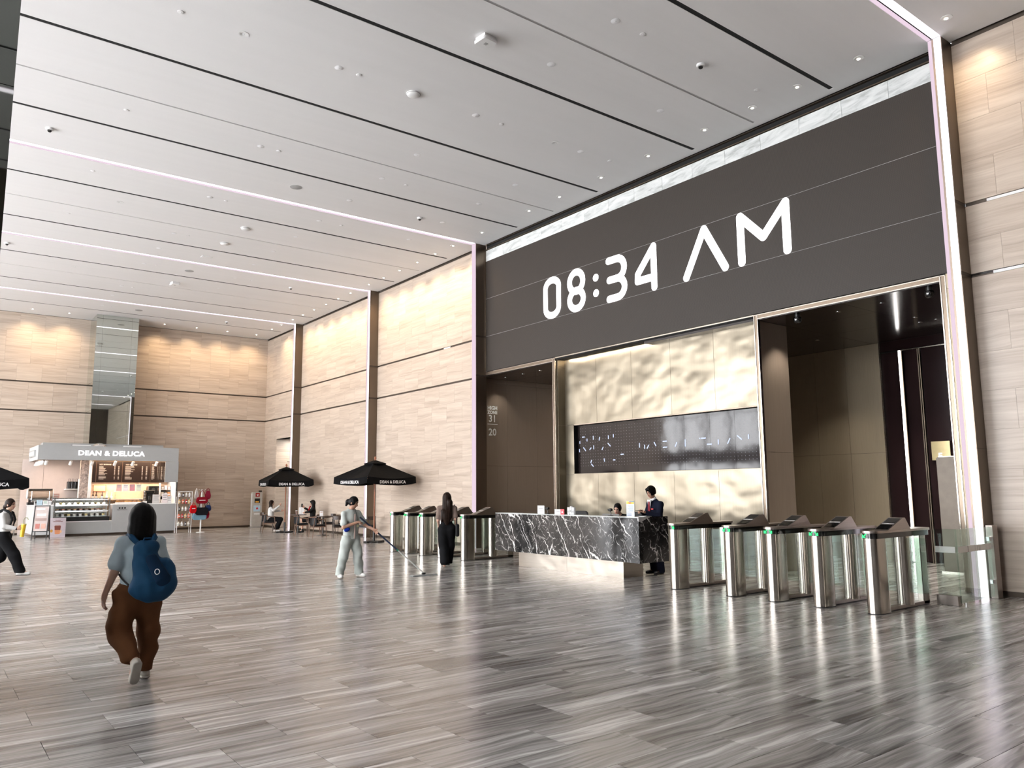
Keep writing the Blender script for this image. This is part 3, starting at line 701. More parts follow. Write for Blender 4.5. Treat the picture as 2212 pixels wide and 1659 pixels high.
button('ceiling_sprinkler', 'tiny round sprinkler cover', [(2.78, 12.23), (5.9, 12.28), (9.15, 12.28), (2.78, 16.24), (5.91, 16.28), (9.18, 16.32), (5.91, 20.04), (2.78, 19.94), (9.17, 20.03), (2.76, 23.5), (9.13, 8.27), (12.24, 8.24), (12.26, 12.25), (5.89, 23.53), (5.87, 27.35), (9.11, 27.38), (5.88, 30.91), (5.87, 34.63)],
       'sprinkler covers', [(0.05, 0.0), (0.05, -0.008), (0.044, -0.012), (0.03, -0.012), (0.002, -0.0125)], 'ceil', 'sprinkler', [(2.78, 'row farthest from the clock wall'), (5.9, 'second row'), (9.15, 'third row'), (12.25, 'row nearest the clock wall')])
for k, (x, y) in enumerate([(7.04, 12.27), (7.04, 21.88), (6.98, 23.61)]):
    t = thing('smoke_detector', ['large white round smoke detector on the ceiling before the clock', 'cream round smoke detector between the two light strips', 'low white round smoke detector near the middle light strip'][k], 'smoke detector', (x, y, HC), 0)
    MB().lathe([(0.13, 0), (0.135, -0.02), (0.12, -0.04), (0.06, -0.055), (0.002, -0.056)], seg=24).build('body', 'white', t, True)
    MB().lathe([(0.136, -0.018), (0.139, -0.024), (0.136, -0.028)], seg=24).build('ring', 'greyline', t, True)
for k, (x, y) in enumerate([(7.02, 18.06), (6.95, 27.39), (6.89, 34.72)]):
    t = thing('ceiling_speaker', ['grey round ceiling speaker just before the brightest light strip', 'grey round ceiling speaker beyond the middle light strip', 'grey round ceiling speaker before the end wall'][k], 'speaker', (x, y, HC))
    MB().lathe([(0.15, 0), (0.152, -0.006), (0.14, -0.010), (0.002, -0.012)], seg=24).build('grille', 'greyline', t, True); MB().lathe([(0.152, 0), (0.158, -0.004), (0.152, -0.008)], seg=24).build('rim', 'white', t, True)
for k, (x, y) in enumerate([(7.08, 9.93), (6.95, 29.25)]):
    t = thing('wifi_access_point', ['white square box with chamfered corners hanging nearest on the ceiling', 'white square box fixed to the ceiling far across the hall'][k], 'access point', (x, y, HC), 0.1)
    MB().prism(rrect(-0.15, 0.15, -0.15, 0.15, 0.05), -0.11, -0.05).build('body', 'white', t, bevel=0.015); box('bracket', (-0.12, -0.12, -0.05), (0.12, 0.12, 0), 'white', t); box('label_plate', (-0.03, -0.03, -0.113), (0.03, 0.03, -0.109), 'greyline', t)
cl = ['small dome camera on the ceiling beside the dark pillar', 'small dome camera on the ceiling before the pink fin', 'small dome camera on the ceiling near the clock', 'small dome camera far out along the ceiling by the dark pillar', 'small dome camera above the stone bay of the parasols', 'small dome camera on the ceiling before the end wall']
for k, (x, y) in enumerate([(1.67, 18.04), (10.65, 18.14), (10.66, 8.3), (1.66, 27.42), (10.62, 27.5), (10.56, 34.88)]):
    t = thing('ceiling_camera', cl[k], 'camera', (x, y, HC))
    MB().lathe([(0.075, 0), (0.075, -0.03), (0.06, -0.045), (0.002, -0.046)], seg=16).build('housing', 'white', t, True); MB().lathe([(0.042, -0.045), (0.038, -0.07), (0.02, -0.085), (0.002, -0.088)], seg=14).build('dome', 'blackgl', t, True)
button('ceiling_projector', 'round fitting with dark centre', [(3.78, 12.25), (3.72, 21.77), (3.7, 29.12), (10.64, 12.29)], 'ceiling fittings with dark centres', [(0.09, 0.0), (0.092, -0.005), (0.05, -0.007), (0.04, -0.001), (0.002, -0.001)], 'white', 'ceiling light', [(3.7, 'row by the dark pillar'), (10.6, 'row towards the clock wall')])
t = thing('ceiling_hatch', 'small pale rectangular plate on the ceiling in the distance', 'ceiling plate', (6.96, 25.4, HC)); box('plate', (-0.16, -0.12, -0.02), (0.16, 0.12, 0), 'white', t); box('seam', (-0.13, -0.09, -0.023), (0.13, 0.09, -0.019), 'ceil', t)
# lobby soffit lamps and cameras
so = None; sl_ = []
sn = ['in the far lobby beside the floor sign', 'in the middle of the far lobby', 'in the far lobby nearest the reception', 'of the near lobby front row, nearest the reception', 'second from the reception in the near lobby front row', 'third from the reception in the near lobby front row', 'of the near lobby front row, beside the near fin', 'deep in the near lobby, nearest the reception', 'deep in the near lobby, before a pair of lamps', 'of the deep lobby pair, on the reception side', 'of the deep lobby pair, on the fin side']
for si, (x, y) in enumerate([(14.27, 19.0), (14.27, 18.13), (14.27, 17.32), (14.26, 8.92), (14.26, 8.02), (14.26, 7.14), (14.26, 6.22), (16.65, 9.93), (16.04, 7.37), (16.62, 7.55), (16.61, 7.2)]):
    if so is None:
        so = thing('soffit_lamp', 'tiny soffit lamp '+sn[0], 'ceiling light', (x, y, ZS), 0, 'soffit lamps'); MB().lathe([(0.05, 0.0), (0.05, -0.004), (0.042, -0.004)], seg=14).build('rim', 'chrome', so, True); MB().lathe([(0.042, -0.002), (0.02, -0.003), (0.002, -0.003)], seg=12).build('lens', 'lampdim', so, True); o = so
    else: o = dup(so, (x, y, ZS), None, 'tiny soffit lamp '+sn[si])
    sl_.append(o)
for o in sl_: spot(o, 150 if o.location.y < 12 else 50, (1.0, 0.9, 0.78), math.radians(95), 0.7)
for k, y in enumerate((8.62, 6.06)):
    t = thing('dome_camera', ['black dome camera at the far corner of the lift lobby head', 'black dome camera at the near corner of the lift lobby head'][k], 'camera', (13.78, y, ZS))
    MB().cyl((0, 0, 0), (0, 0, -0.06), 0.05).build('mount', 'black', t, True); MB().lathe([(0.07, -0.06), (0.078, -0.10), (0.07, -0.15), (0.04, -0.18), (0.002, -0.185)], seg=16).build('dome', 'blackgl', t, True); box('lens', (-0.075, -0.015, -0.13), (-0.066, 0.015, -0.10), 'chrome', t)
# tall metal panel, floor sign and hanging cable inside the right-hand lobby
t = thing('lobby_screen', 'tall brushed metal screen with rounded corners in the lift lobby', 'panel', (16.5, 7.18, 0))
MB().prism(rrect(-0.24, 0.20, 0.0, 2.29, 0.05), -0.03, 0.03, 'x').build('panel', flat('screen_metal', (0.17, 0.145, 0.12), 0.5, 0.25), t, bevel=0.006); box('edge_light', (-0.035, -0.19, 2.285), (0.035, 0.15, 2.30), 'trimsteel', t); box('foot', (-0.15, -0.24, 0), (0.15, 0.20, 0.03), 'steel', t)
t = thing('lift_sign', 'small brass plate with a white letter E on the dark lobby wall', 'sign', (18.17, 8.02, 2.28)); box('plate', (0, -0.20, 0), (0.03, 0.20, 0.42), flat('brass', (0.55, 0.45, 0.25), 0.3, 1.0), t)
text('lettering', 'E', 0.17, 'clock', t, (-0.003, 0.06, 0.04), (0, -1, 0), (0, 0, 1), 'LEFT', 0.001, 0.004)
t = thing('hanging_cable', 'thin orange cable hanging down the dark lobby wall', 'cable', (18.14, 7.6, 0)); MB().tube([(0, 0.09, 4.1), (0, 0.07, 3.8), (0, 0.05, 3.3), (0, 0.06, 2.85), (0, -0.02, 2.7), (0, -0.10, 2.5), (0, -0.06, 2.32)], 0.012, 6).build('cable', flat('orange_cable', (0.45, 0.16, 0.05), 0.5), t)

# ------------------------------------------------------------------ turnstiles
def arrow(t, name, y, sgn):
    mb = MB()
    def seg(a, b, w=0.007):
        a = Vector(a); b = Vector(b); d = (b-a).normalized(); n = Vector((-d.y, d.x))*w
        q = [a-n-d*w, b-n+d*w, b+n+d*w, a+n-d*w]; mb.add([(-0.004, p.x, p.y) for p in q], [(0, 1, 2, 3)])
    c = 1.036
    seg((y-0.022*sgn, c+0.022), (y+0.022*sgn, c-0.020)); seg((y+0.022*sgn, c-0.020), (y+0.022*sgn, c+0.008)); seg((y+0.022*sgn, c-0.020), (y-0.008*sgn, c-0.020))
    return mb.build(name, 'green', t)
def turnstile(loc, label, group, arrows):
    t = thing('turnstile', label, 'turnstile', loc, 0, group)
    MB().prism(stadium(0.18, 0, 0.19, 0.105, 12), 0.012, 1.0).build('front_pillar', 'steel', t, True)
    MB().prism(stadium(0.18, 0, 0.193, 0.108, 12), 0.0, 0.012).build('foot_trim', 'black', t, True)
    MB().prism(stadium(0.93, 0, 0.12, 0.10, 12), 0.05, 1.0).build('middle_pillar', 'steel', t, True)
    box('rear_panel', (1.37, -0.045, 0.01), (1.55, 0.045, 1.0), 'steel', t, 0.01)
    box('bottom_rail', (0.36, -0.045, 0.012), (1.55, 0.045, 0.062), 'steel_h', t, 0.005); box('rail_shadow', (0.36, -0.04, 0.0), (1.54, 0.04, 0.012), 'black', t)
    box('glass_pane', (0.37, -0.008, 0.062), (0.81, 0.008, 1.0), 'glass', t); box('glass_pane', (1.05, -0.008, 0.062), (1.37, 0.008, 1.0), 'glass', t)
    MB().prism(stadium(0.79, 0, 0.80, 0.115, 12)[:13]+[(-0.01+0.0, 0.115)][:0]+stadium(0.79, 0, 0.80, 0.115, 12)[13:], 1.0, 1.072).build('black_band', 'blackgl', t, True)
    MB().prism(stadium(0.79, 0, 0.825, 0.13, 12), 1.072, 1.102).build('cap', 'steel_h', t, True)
    rd = MB().prism([(0.36, 1.102), (1.00, 1.102), (0.86, 1.262), (0.80, 1.262)], -0.105, 0.105, 'y').build('card_reader', 'steel_h', t)
    def sl(u0, u1, m, n):
        f = lambda u: (0.36+0.44*u, 1.102+0.16*u); (xa, za), (xb, zb) = f(u0), f(u1); e = 0.003
        mesh(n, [(xa-e, -0.085, za+e), (xb-e, -0.085, zb+e), (xb-e, 0.085, zb+e), (xa-e, 0.085, za+e)], [(0, 1, 2, 3)], m, rd)
    sl(0.08, 0.42, 'blackgl', 'scanner_window'); sl(0.47, 0.52, 'white', 'label_bar'); sl(0.56, 0.94, 'black', 'card_panel')
    for s in (-1, 1):
        box('barrier_wing', (0.90, s*0.10, 0.22), (0.915, s*0.36, 0.98), 'glass_g', t)
    for y, sg in arrows: arrow(t, 'arrow_mark', y, sg).location.x = -0.008
    return t
RT = [(9.10, [(-0.045, -1)]), (7.95, [(0.04, 1), (-0.045, -1)]), (7.18, [(0.04, 1), (-0.045, -1)]), (6.42, [(0.04, 1), (-0.045, -1)]), (5.62, [(0.04, 1)])]
nm = ['beside the marble desk, right-hand row', 'second from the marble desk in the right-hand row', 'in the middle of the right-hand row', 'fourth from the marble desk, right-hand row', 'nearest the viewer, next to the glass gate']
for (y, ar), n in zip(RT, nm): turnstile((10.36, y, 0), 'stainless steel turnstile '+n, 'turnstiles right of the desk', ar)
LT = [19.59, 18.77, 17.97, 17.09, 16.02]; nl = ['farthest away in the left-hand row', 'second from the far end of the left-hand row', 'in the middle of the left-hand row', 'partly hidden by the woman with long hair', 'beside the marble desk, left-hand row']
for y, n in zip(LT, nl): turnstile((10.66, y, 0), 'stainless steel turnstile '+n, 'turnstiles left of the desk', [(0.04, 1), (-0.045, -1)] if 16.5 < y < 19 else [(0.0, 1)])
# glass gate between the last turnstile and the fin
g = thing('glass_gate', 'clear glass gate with frosted band between turnstile and light fin', 'gate', (12.03, 5.36, 0))
box('base_box', (-0.06, -0.15, 0), (0.06, 0.15, 0.14), 'steel_h', g, 0.004)
box('fixed_pane', (-0.008, -0.14, 0.14), (0.008, 0.14, 1.08), 'glass_g', g); box('frosted_band', (-0.011, -0.14, 0.74), (-0.009, 0.14, 0.83), 'frost', g)
box('gate_pane', (0.03, -0.158, 0.035), (1.16, -0.142, 1.08), 'glass_g', g); box('frosted_band', (0.03, -0.161, 0.74), (1.16, -0.159, 0.83), 'frost', g)
box('pane_edge', (0.008, -0.16, 0.035), (0.028, -0.14, 1.08), 'glass_g', g)
for z in (0.22, 0.86): box('hinge', (1.10, -0.175, z), (1.19, -0.125, z+0.07), 'chrome', g, 0.006)
box('post', (1.17, -0.20, 0), (1.345, -0.10, 1.10), 'steel_h', g, 0.004); MB().cyl((0.16, -0.16, 0.035), (0.16, -0.16, 0.0), 0.025).build('floor_lock', 'chrome', g, True)

# ------------------------------------------------------------------ reception desk
dk = thing('reception_desk', 'black marble reception desk with white veins on a steel plinth', 'desk', (10.70, 10.18, 0))
for a, b in ((0.0, 1.49), (1.49, 2.98), (2.98, 4.47)): panel('marble_slab', (0, a+(0.03 if a == 0 else 0.001), 0.33), (0.03, b-0.001, 1.155), 'bmarble', dk)
panel('marble_slab', (0.0, 0, 0.33), (0.80, 0.03, 1.155), 'bmarble', dk); panel('marble_slab', (0.0, 4.47, 0.33), (0.80, 4.5, 1.155), 'bmarble', dk)
panel('top_ledge', (0.0, 0.0, 1.156), (0.30, 4.5, 1.172), 'wmarble', dk); panel('end_ledge', (0.30, 0.0, 1.156), (0.80, 0.10, 1.172), 'blackgl', dk)
panel('worktop', (0.03, 0.03, 0.72), (0.80, 4.47, 0.75), 'white', dk); panel('underside', (0.03, 0.03, 0.33), (0.80, 4.47, 0.36), 'black', dk)
for a, b in ((0.66, 2.28), (2.284, 3.91)): panel('plinth_panel', (0.22, a, 0.0), (0.24, b, 0.33), 'plinth', dk)
panel('plinth_panel', (0.22, 0.64, 0.0), (0.96-0.2, 0.66, 0.33), 'plinth', dk); panel('plinth_core', (0.24, 0.66, 0), (0.76, 3.91, 0.33), 'black', dk)
panel('ledge_core', (0.03, 0.03, 0.75), (0.28, 4.47, 1.155), 'black', dk)
ZD = 1.172
t = thing('notice_stand', 'white acrylic notice stand on the far end of the marble desk', 'sign', (10.85, 13.2, ZD)); box('sheet', (-0.004, -0.115, 0.0), (0.004, 0.115, 0.175), 'paper', t); box('foot', (-0.03, -0.115, 0), (0.05, 0.115, 0.004), 'glass', t)
for z in (0.105, 0.06): box('text_line', (-0.006, -0.07, z), (-0.004, 0.075, z+0.012), 'greyline', t)
def webcam(loc, label):
    t = thing('webcam', label, 'camera', loc); MB().lathe([(0.05, 0), (0.05, 0.008), (0.01, 0.012), (0.008, 0.02), (0.002, 0.02)], seg=14).build('foot', 'black', t, True)
    MB().tube([(0, 0, 0.01), (0, -0.01, 0.06), (0, 0.02, 0.085), (0, 0.0, 0.105)], 0.009, 8).build('gooseneck', 'black', t, True); MB().cyl((-0.03, 0, 0.118), (0.03, 0, 0.118), 0.028).cyl((-0.02, -0.045, 0.118), (-0.02, 0.045, 0.118), 0.02).build('head', 'black', t, True); MB().cyl((-0.034, 0, 0.118), (-0.03, 0, 0.118), 0.016).build('lens', 'blackgl', t)
webcam((10.87, 13.0, ZD), 'black webcam beside the white notice stand on the desk'); webcam((10.87, 11.08, ZD), 'black webcam before the seated receptionist')
t = thing('number_card', 'white card with dark writing on the desk', 'sign', (10.85, 12.64, ZD)); box('card', (-0.004, -0.10, 0), (0.004, 0.10, 0.105), 'paper', t); box('text_line', (-0.006, -0.06, 0.045), (-0.004, 0.04, 0.062), 'greyline', t)
t = thing('red_card', 'red card with a pale emblem on the desk', 'sign', (10.845, 12.49, ZD)); box('card', (-0.004, -0.06, 0), (0.004, 0.06, 0.11), flat('red_card', (0.75, 0.08, 0.10), 0.5), t); mesh('emblem', [(-0.006, 0.03, 0.035), (-0.006, -0.03, 0.035), (-0.006, 0, 0.08)], [(0, 1, 2)], 'paper', t)
for k, (y, h) in enumerate(((12.34, 0.15), (12.26, 0.17), (12.19, 0.15))):
    t = thing('paper_cup_stack', ['white paper cup stack beside the red card', 'tallest white paper cup stack on the desk', 'white paper cup stack nearest the black chair'][k], 'cup stack', (10.9, y, ZD))
    MB().lathe([(0.03, 0)]+[(0.036+0.002*(i % 2), h*(i+1)/8) for i in range(8)]+[(0.002, h)], seg=14).build('cups', 'paper', t, True); box('sleeve_print', (-0.041, -0.02, h*0.3), (-0.037, 0.02, h*0.55), 'greyline', t)
t = thing('leaflet_stand', 'tall leaflet stand with a yellow and blue heading on the desk', 'sign', (10.80, 10.475, ZD)); box('sheet', (-0.004, -0.10, 0.0), (0.004, 0.10, 0.295), flat('leaflet', (0.72, 0.80, 0.86), 0.5), t)
box('heading', (-0.006, -0.095, 0.235), (-0.004, 0.095, 0.29), flat('leaf_yellow', (0.85, 0.62, 0.10), 0.5), t); box('heading_bar', (-0.0065, -0.095, 0.275), (-0.0045, 0.03, 0.292), flat('leaf_blue', (0.10, 0.20, 0.30), 0.5), t); text('lettering', '24/7', 0.04, flat('leaf_red', (0.7, 0.15, 0.08), 0.5), t, (-0.008, 0.04, 0.243), (0, -1, 0), (0, 0, 1), 'LEFT', 0.001, 0.002)
for i in range(7): box('text_line', (-0.006, -0.075, 0.20-i*0.017), (-0.004, 0.07-0.02*(i % 3), 0.206-i*0.017), flat('ink%d' % i, (0.25, 0.33, 0.42), 0.6), t)
for i in range(3): box('stripe', (-0.006, -0.03, 0.02+i*0.02), (-0.004, 0.09, 0.028+i*0.02), flat('navy%d' % i, (0.05, 0.08, 0.22), 0.6), t)
t = thing('paper_pile', 'loose papers lying at the near end of the desk', 'papers', (10.95, 10.24, ZD)); MB().box((-0.06, -0.02, 0), (0.15, 0.2, 0.008)).build('sheets', 'paper', t); MB().box((-0.02, -0.04, 0.008), (0.12, 0.12, 0.014)).build('top_sheet', 'greyline', t)
t = thing('computer_monitor', 'low grey monitor seen from behind the desk ledge', 'monitor', (11.12, 11.33, 0.75)); box('screen', (-0.012, -0.24, 0.14), (0.012, 0.24, 0.452), flat('mon_grey', (0.16, 0.155, 0.15), 0.45), t, 0.006); box('stand', (0.0, -0.03, 0), (0.03, 0.03, 0.2), 'black', t); box('foot', (-0.06, -0.1, 0), (0.12, 0.1, 0.012), 'black', t)
def office_chair(loc, label, rz=PI/2):
    t = thing('office_chair', label, 'chair', loc, rz)
    MB().prism(rrect(-0.22, 0.22, 0.62, 1.21, 0.09), -0.27, -0.22, 'y').build('backrest', 'black', t, bevel=0.015); MB().prism(rrect(-0.23, 0.23, -0.22, 0.23, 0.07), 0.44, 0.50).build('seat', 'black', t, bevel=0.02); box('back_bar', (-0.03, -0.29, 0.40), (0.03, -0.26, 0.9), 'black', t)
    MB().cyl((0, 0, 0.08), (0, 0, 0.44), 0.025).build('column', 'chrome', t, True)
    for i in range(5): a = i*2*PI/5; MB().cyl((0, 0, 0.09), (0.28*math.cos(a), 0.28*math.sin(a), 0.05), 0.02, 0.014, 8).cyl((0.28*math.cos(a), 0.28*math.sin(a)-0.012, 0.025), (0.28*math.cos(a), 0.28*math.sin(a)+0.012, 0.025), 0.025, None, 10).build('foot', 'black', t, True)
    return t
office_chair((11.85, 13.27, 0), 'empty black office chair behind the paper cups'); office_chair((12.05, 11.78, 0), 'black office chair under the seated receptionist')
# ------------------------------------------------------------------ cafe kiosk
KG = flat('kiosk_grey', (0.36, 0.365, 0.36), 0.45, var=0.02); KW = flat('kiosk_white', (0.52, 0.525, 0.52), 0.4, var=0.02); PINK = flat('kiosk_pink_panel', (0.60, 0.50, 0.45), 0.55, var=0.03)
MENU = flat('menu_board', (0.020, 0.011, 0.008), 0.35); INK = flat('menu_ink', (0.46, 0.42, 0.38), 0.6); WARMB = flat('kiosk_back_board', (0.70, 0.50, 0.36), 0.6, var=0.1)
SIGNW = emit('sign_white', (1.0, 0.98, 1.0), 1.5)
DARKW = mk_wood('dark_walnut', (0.022, 0.012, 0.008), (0.06, 0.032, 0.02)); MIDW = mk_wood('mid_walnut', (0.10, 0.055, 0.035), (0.20, 0.115, 0.075)); REDW = mk_wood('red_teak', (0.24, 0.075, 0.035), (0.36, 0.13, 0.06)); LEA = flat('black_leather', (0.011, 0.011, 0.012), 0.42, var=0.2, spec=0.16)
KX, KY = 3.68, 35.0
k = thing('cafe_kiosk', 'grey cafe kiosk with lit lettering on its canopy', 'kiosk', (KX, KY, 0))
def L(x, y, z): return (x-KX, y-KY, z)
box('canopy_front', L(3.68, 35.0, 2.98), L(8.83, 35.06, 3.545), KG, k)
box('canopy_side', L(3.68, 35.06, 2.98), L(3.74, 38.0-0.01, 3.545), KW, k)
MB().box(L(3.74, 35.06, 3.10), L(8.83, 36.46, 3.14)).box(L(3.74, 36.46, 3.10), L(5.58, 37.98, 3.14)).build('canopy_roof', 'white', k)
box('canopy_edge_light', L(3.75, 35.062, 2.985), L(8.8, 35.09, 3.0), emit('kiosk_edge_light', (1.0, 0.80, 0.62), 2.5), k)
box('upper_box', L(3.90, 35.7, 3.14), L(8.36, 36.45, 3.68), KG, k)
box('right_pylon', L(8.33, 35.0, 2.11), L(8.85, 35.06, 2.975), KG, k)
box('right_post', L(8.80, 35.02, 1.22), L(8.85, 35.10, 2.11), 'chrome', k)
text('sign_letters', 'DEAN & DELUCA', 0.268, SIGNW, k, L(6.26, 34.985, 3.175), (1, 0, 0), (0, 0, 1), 'CENTER', 0.015, 0.0065, 1.06, 1.13, True)
for x0, x1 in ((4.86, 5.52), (6.74, 7.40)): box('roof_lamp', L(x0, 35.25, 3.545), L(x1, 35.45, 3.60), 'white', k)
MB().lathe([(0.26, 0), (0.24, 0.06), (0.15, 0.12), (0.05, 0.15), (0.002, 0.15)], L(5.85, 35.4, 3.545), 18).build('roof_dome', 'chrome', k, True)
sb = box('side_sign', L(3.62, 35.7, 3.12), L(3.68, 37.4, 3.38), KG, k); text('sign_letters', 'DEAN & DELUCA', 0.19, SIGNW, sb, (3.612-KX, 36.55-KY, 3.185), (0, -1, 0), (0, 0, 1), 'CENTER', 0.003, 0.004, 1.0, 1.0, True)
for y0, y1 in ((35.06, 35.8), (35.8, 36.46)): panel('side_wall_panel', L(8.78, y0, 1.22), L(8.82, y1, 3.1), 'white', k)
for x0, x1 in ((3.45, 4.22), (4.225, 5.58)): box('back_panel', L(x0, 37.80, 0), L(x1-0.005, 37.84, 3.08), PINK, k)
box('back_panel', L(5.58, 36.42, 0), L(8.78, 36.46, 3.08), WARMB, k)
# counters
box('counter_front', L(3.70, 35.02, 0.10), L(4.33, 35.08, 1.20), KW, k); box('counter_front', L(4.33, 35.02, 0.10), L(6.40, 35.08, 0.56), KG, k); box('counter_front', L(6.40, 35.0, 0.10), L(8.84, 35.06, 1.20), KG, k)
box('counter_side', L(3.70, 35.08, 0.10), L(3.76, 37.7, 1.20), KW, k); box('kickboard', L(3.78, 35.08, 0.0), L(8.78, 35.12, 0.10), 'groove', k)
box('counter_side', L(6.40, 35.06, 0.56), L(6.44, 35.5, 1.20), PINK, k)
panel('counter_top', L(3.68, 35.0, 1.20), L(4.33, 37.75, 1.235), 'white', k); panel('counter_top', L(6.38, 34.98, 1.20), L(8.86, 35.75, 1.235), 'white', k); panel('counter_top', L(4.33, 35.0, 0.56), L(6.40, 35.75, 0.585), 'white', k)
# menu boards
for x0, x1, hd_ in ((5.76, 5.89, ''), (5.90, 6.87, 'HOT BEVERAGE'), (6.88, 7.97, 'ICED BEVERAGE'), (7.98, 8.37, 'FOOD'), (8.375, 8.56, '')):
    b = box('menu_board', L(x0, 36.0, 2.115), L(x1-0.008, 36.03, 2.97), MENU, k)
    if x1-x0 < 0.15: continue
    w = x1-x0
    if hd_: text('heading', hd_, 0.062, INK, b, L(x0+0.10*w, 35.996, 2.83), (1, 0, 0), (0, 0, 1), 'LEFT', 0.001, 0.002)
    mb = MB(); rr = random.Random(int(x0*100))
    for i in range(13):
        z = 2.76-i*0.043
        if i == 9 and w > 0.9: continue
        mb.box(L(x0+0.09*w, 35.996, z), L(x0+(0.25+0.18*rr.random())*w, 36.0, z+0.018)); mb.box(L(x0+0.68*w, 35.996, z), L(x0+0.72*w, 36.0, z+0.018)); mb.box(L(x0+0.83*w, 35.996, z), L(x0+0.88*w, 36.0, z+0.018))
    o = mb.build('menu_lines', INK, b); o['kind'] = 'stuff'
for x in (5.89, 6.87, 7.97): box('board_joint', L(x-0.006, 35.992, 2.115), L(x+0.004, 36.0, 2.97), MIDW, k)
for i, x in enumerate((4.01, 4.85, 5.61, 6.45, 7.12, 8.03)):
    s_ = MB().cyl(L(x, 35.30, 3.1), L(x, 35.30, 2.93), 0.012, None, 8).build('spot_stem', 'white', k, True); MB().cyl(L(x+0.01, 35.25, 2.95), L(x-0.02, 35.33, 2.80), 0.055, 0.06, 14).build('spot_head', 'white', s_, True)
for i in range(6):
    y = 35.45+i*0.4; MB().cyl(L(3.9, y, 3.1), L(3.9, y, 2.95), 0.012, None, 8).cyl(L(3.93, y, 2.95), L(3.87, y+0.03, 2.80), 0.055, 0.06, 12).build('spot_head', 'white', k, True)
box('brick_pier', L(5.36, 36.30, 0), L(5.66, 36.46, 3.08), flat('mosaic_pier', (0.42, 0.34, 0.30), 0.6, var=0.5, scale=18), k); box('white_post', L(5.64, 36.02, 0), L(5.74, 36.12, 3.08), 'white', k)
# wall shelf with bags, white cabinet and appliance
box('back_shelf', L(5.0, 37.3, 1.83), L(5.56, 37.78, 1.86), 'white', k); box('cabinet_side', L(5.42, 36.6, 1.24), L(5.56, 37.1, 2.25), 'white', k)
for a in ((6.4, 35.6, 3.05, 60), (7.8, 35.6, 3.05, 60), (4.6, 36.4, 3.05, 60)):
    l = bpy.data.lights.new('kiosk_lamp', 'AREA'); l.shape = 'RECTANGLE'; l.size = 1.2; l.size_y = 0.7; l.energy = a[3]*0.36; l.color = (1.0, 0.70, 0.48)
    o = bpy.data.objects.new('kiosk_lamp', l); C.objects.link(o); o.parent = k; o.location = L(*a[:3])
l = bpy.data.lights.new('undershelf_lamp', 'AREA'); l.shape = 'RECTANGLE'; l.size = 2.6; l.size_y = 0.12; l.energy = 22; l.color = (1.0, 0.72, 0.45)
o = bpy.data.objects.new('undershelf_lamp', l); C.objects.link(o); o.parent = k; o.location = L(7.2, 36.2, 2.08)
# glazed cake display
dc = thing('display_case', 'glass-fronted cake display case with lit shelves in the kiosk counter', 'display case', (4.34, 35.0, 0.585))
box('base', (0, 0.02, 0), (1.97, 0.62, 0.16), 'black', dc); panel('back', (0, 0.60, 0.16), (1.97, 0.62, 0.90), 'chrome', dc)
for x in (0.0, 1.93): panel('frame_post', (x, 0.0, 0.16), (x+0.04, 0.04, 0.90), 'chrome', dc)
panel('top', (0, 0, 0.885), (1.97, 0.62, 0.905), 'chrome', dc); panel('front_pane', (0.04, 0.005, 0.16), (1.93, 0.012, 0.885), 'glass', dc)
for i, z in enumerate((0.17, 0.40, 0.63)):
    panel('shelf', (0.03, 0.08, z), (1.94, 0.60, z+0.012), 'white', dc)
    panel('shelf_light', (0.06, 0.06, z+0.20), (1.90, 0.08, z+0.214), 'strip', dc)
l = bpy.data.lights.new('case_lamp', 'AREA'); l.shape = 'RECTANGLE'; l.size = 1.8; l.size_y = 0.1; l.energy = 14; l.color = (1.0, 0.95, 0.88)
o = bpy.data.objects.new('case_lamp', l); C.objects.link(o); o.parent = dc; o.location = (0.98, 0.12, 0.875)
FOOD = [flat('food%d' % i, c, 0.6) for i, c in enumerate([(0.75, 0.70, 0.62), (0.60, 0.33, 0.14), (0.80, 0.75, 0.72), (0.45, 0.16, 0.10), (0.70, 0.55, 0.25), (0.32, 0.18, 0.10)])]
rr = random.Random(3)
for r_, (z, shelf) in enumerate(((0.182, 'bottom'), (0.412, 'middle'), (0.642, 'top'))):
    for i in range(9):
        x = 4.34+0.14+i*0.205; m = FOOD[(i*2+r_) % 6]
        t = thing('pastry_tray', '%s pastry on %s shelf of the cake case, place %s' % (['cream', 'golden', 'white', 'dark red', 'yellow', 'brown'][(i*2+r_) % 6], shelf, ['one', 'two', 'three', 'four', 'five', 'six', 'seven', 'eight', 'nine'][i]), 'pastry', (x, 35.24, 0.585+z), 0, 'cakes and pastries in the display case')
        MB().prism(rrect(-0.07, 0.07, -0.09, 0.09, 0.02, 3), 0, 0.012).build('tray', 'white', t)
        if r_ == 2: MB().lathe([(0.055, 0.012), (0.06, 0.05), (0.045, 0.075), (0.002, 0.085)], seg=12).build('cake', m, t, True)
        elif r_ == 1: MB().prism([(-0.06, -0.06), (0.06, -0.06), (0.05, 0.06), (-0.05, 0.06)], 0.012, 0.07).build('sandwich', m, t, bevel=0.015)
        else: MB().cyl((0, 0, 0.012), (0, 0, 0.10), 0.045, 0.055, 12).build('jar', m, t, True)
        box('price_card', (-0.035, -0.11, 0.0), (0.035, -0.105, 0.035), 'paper', t)
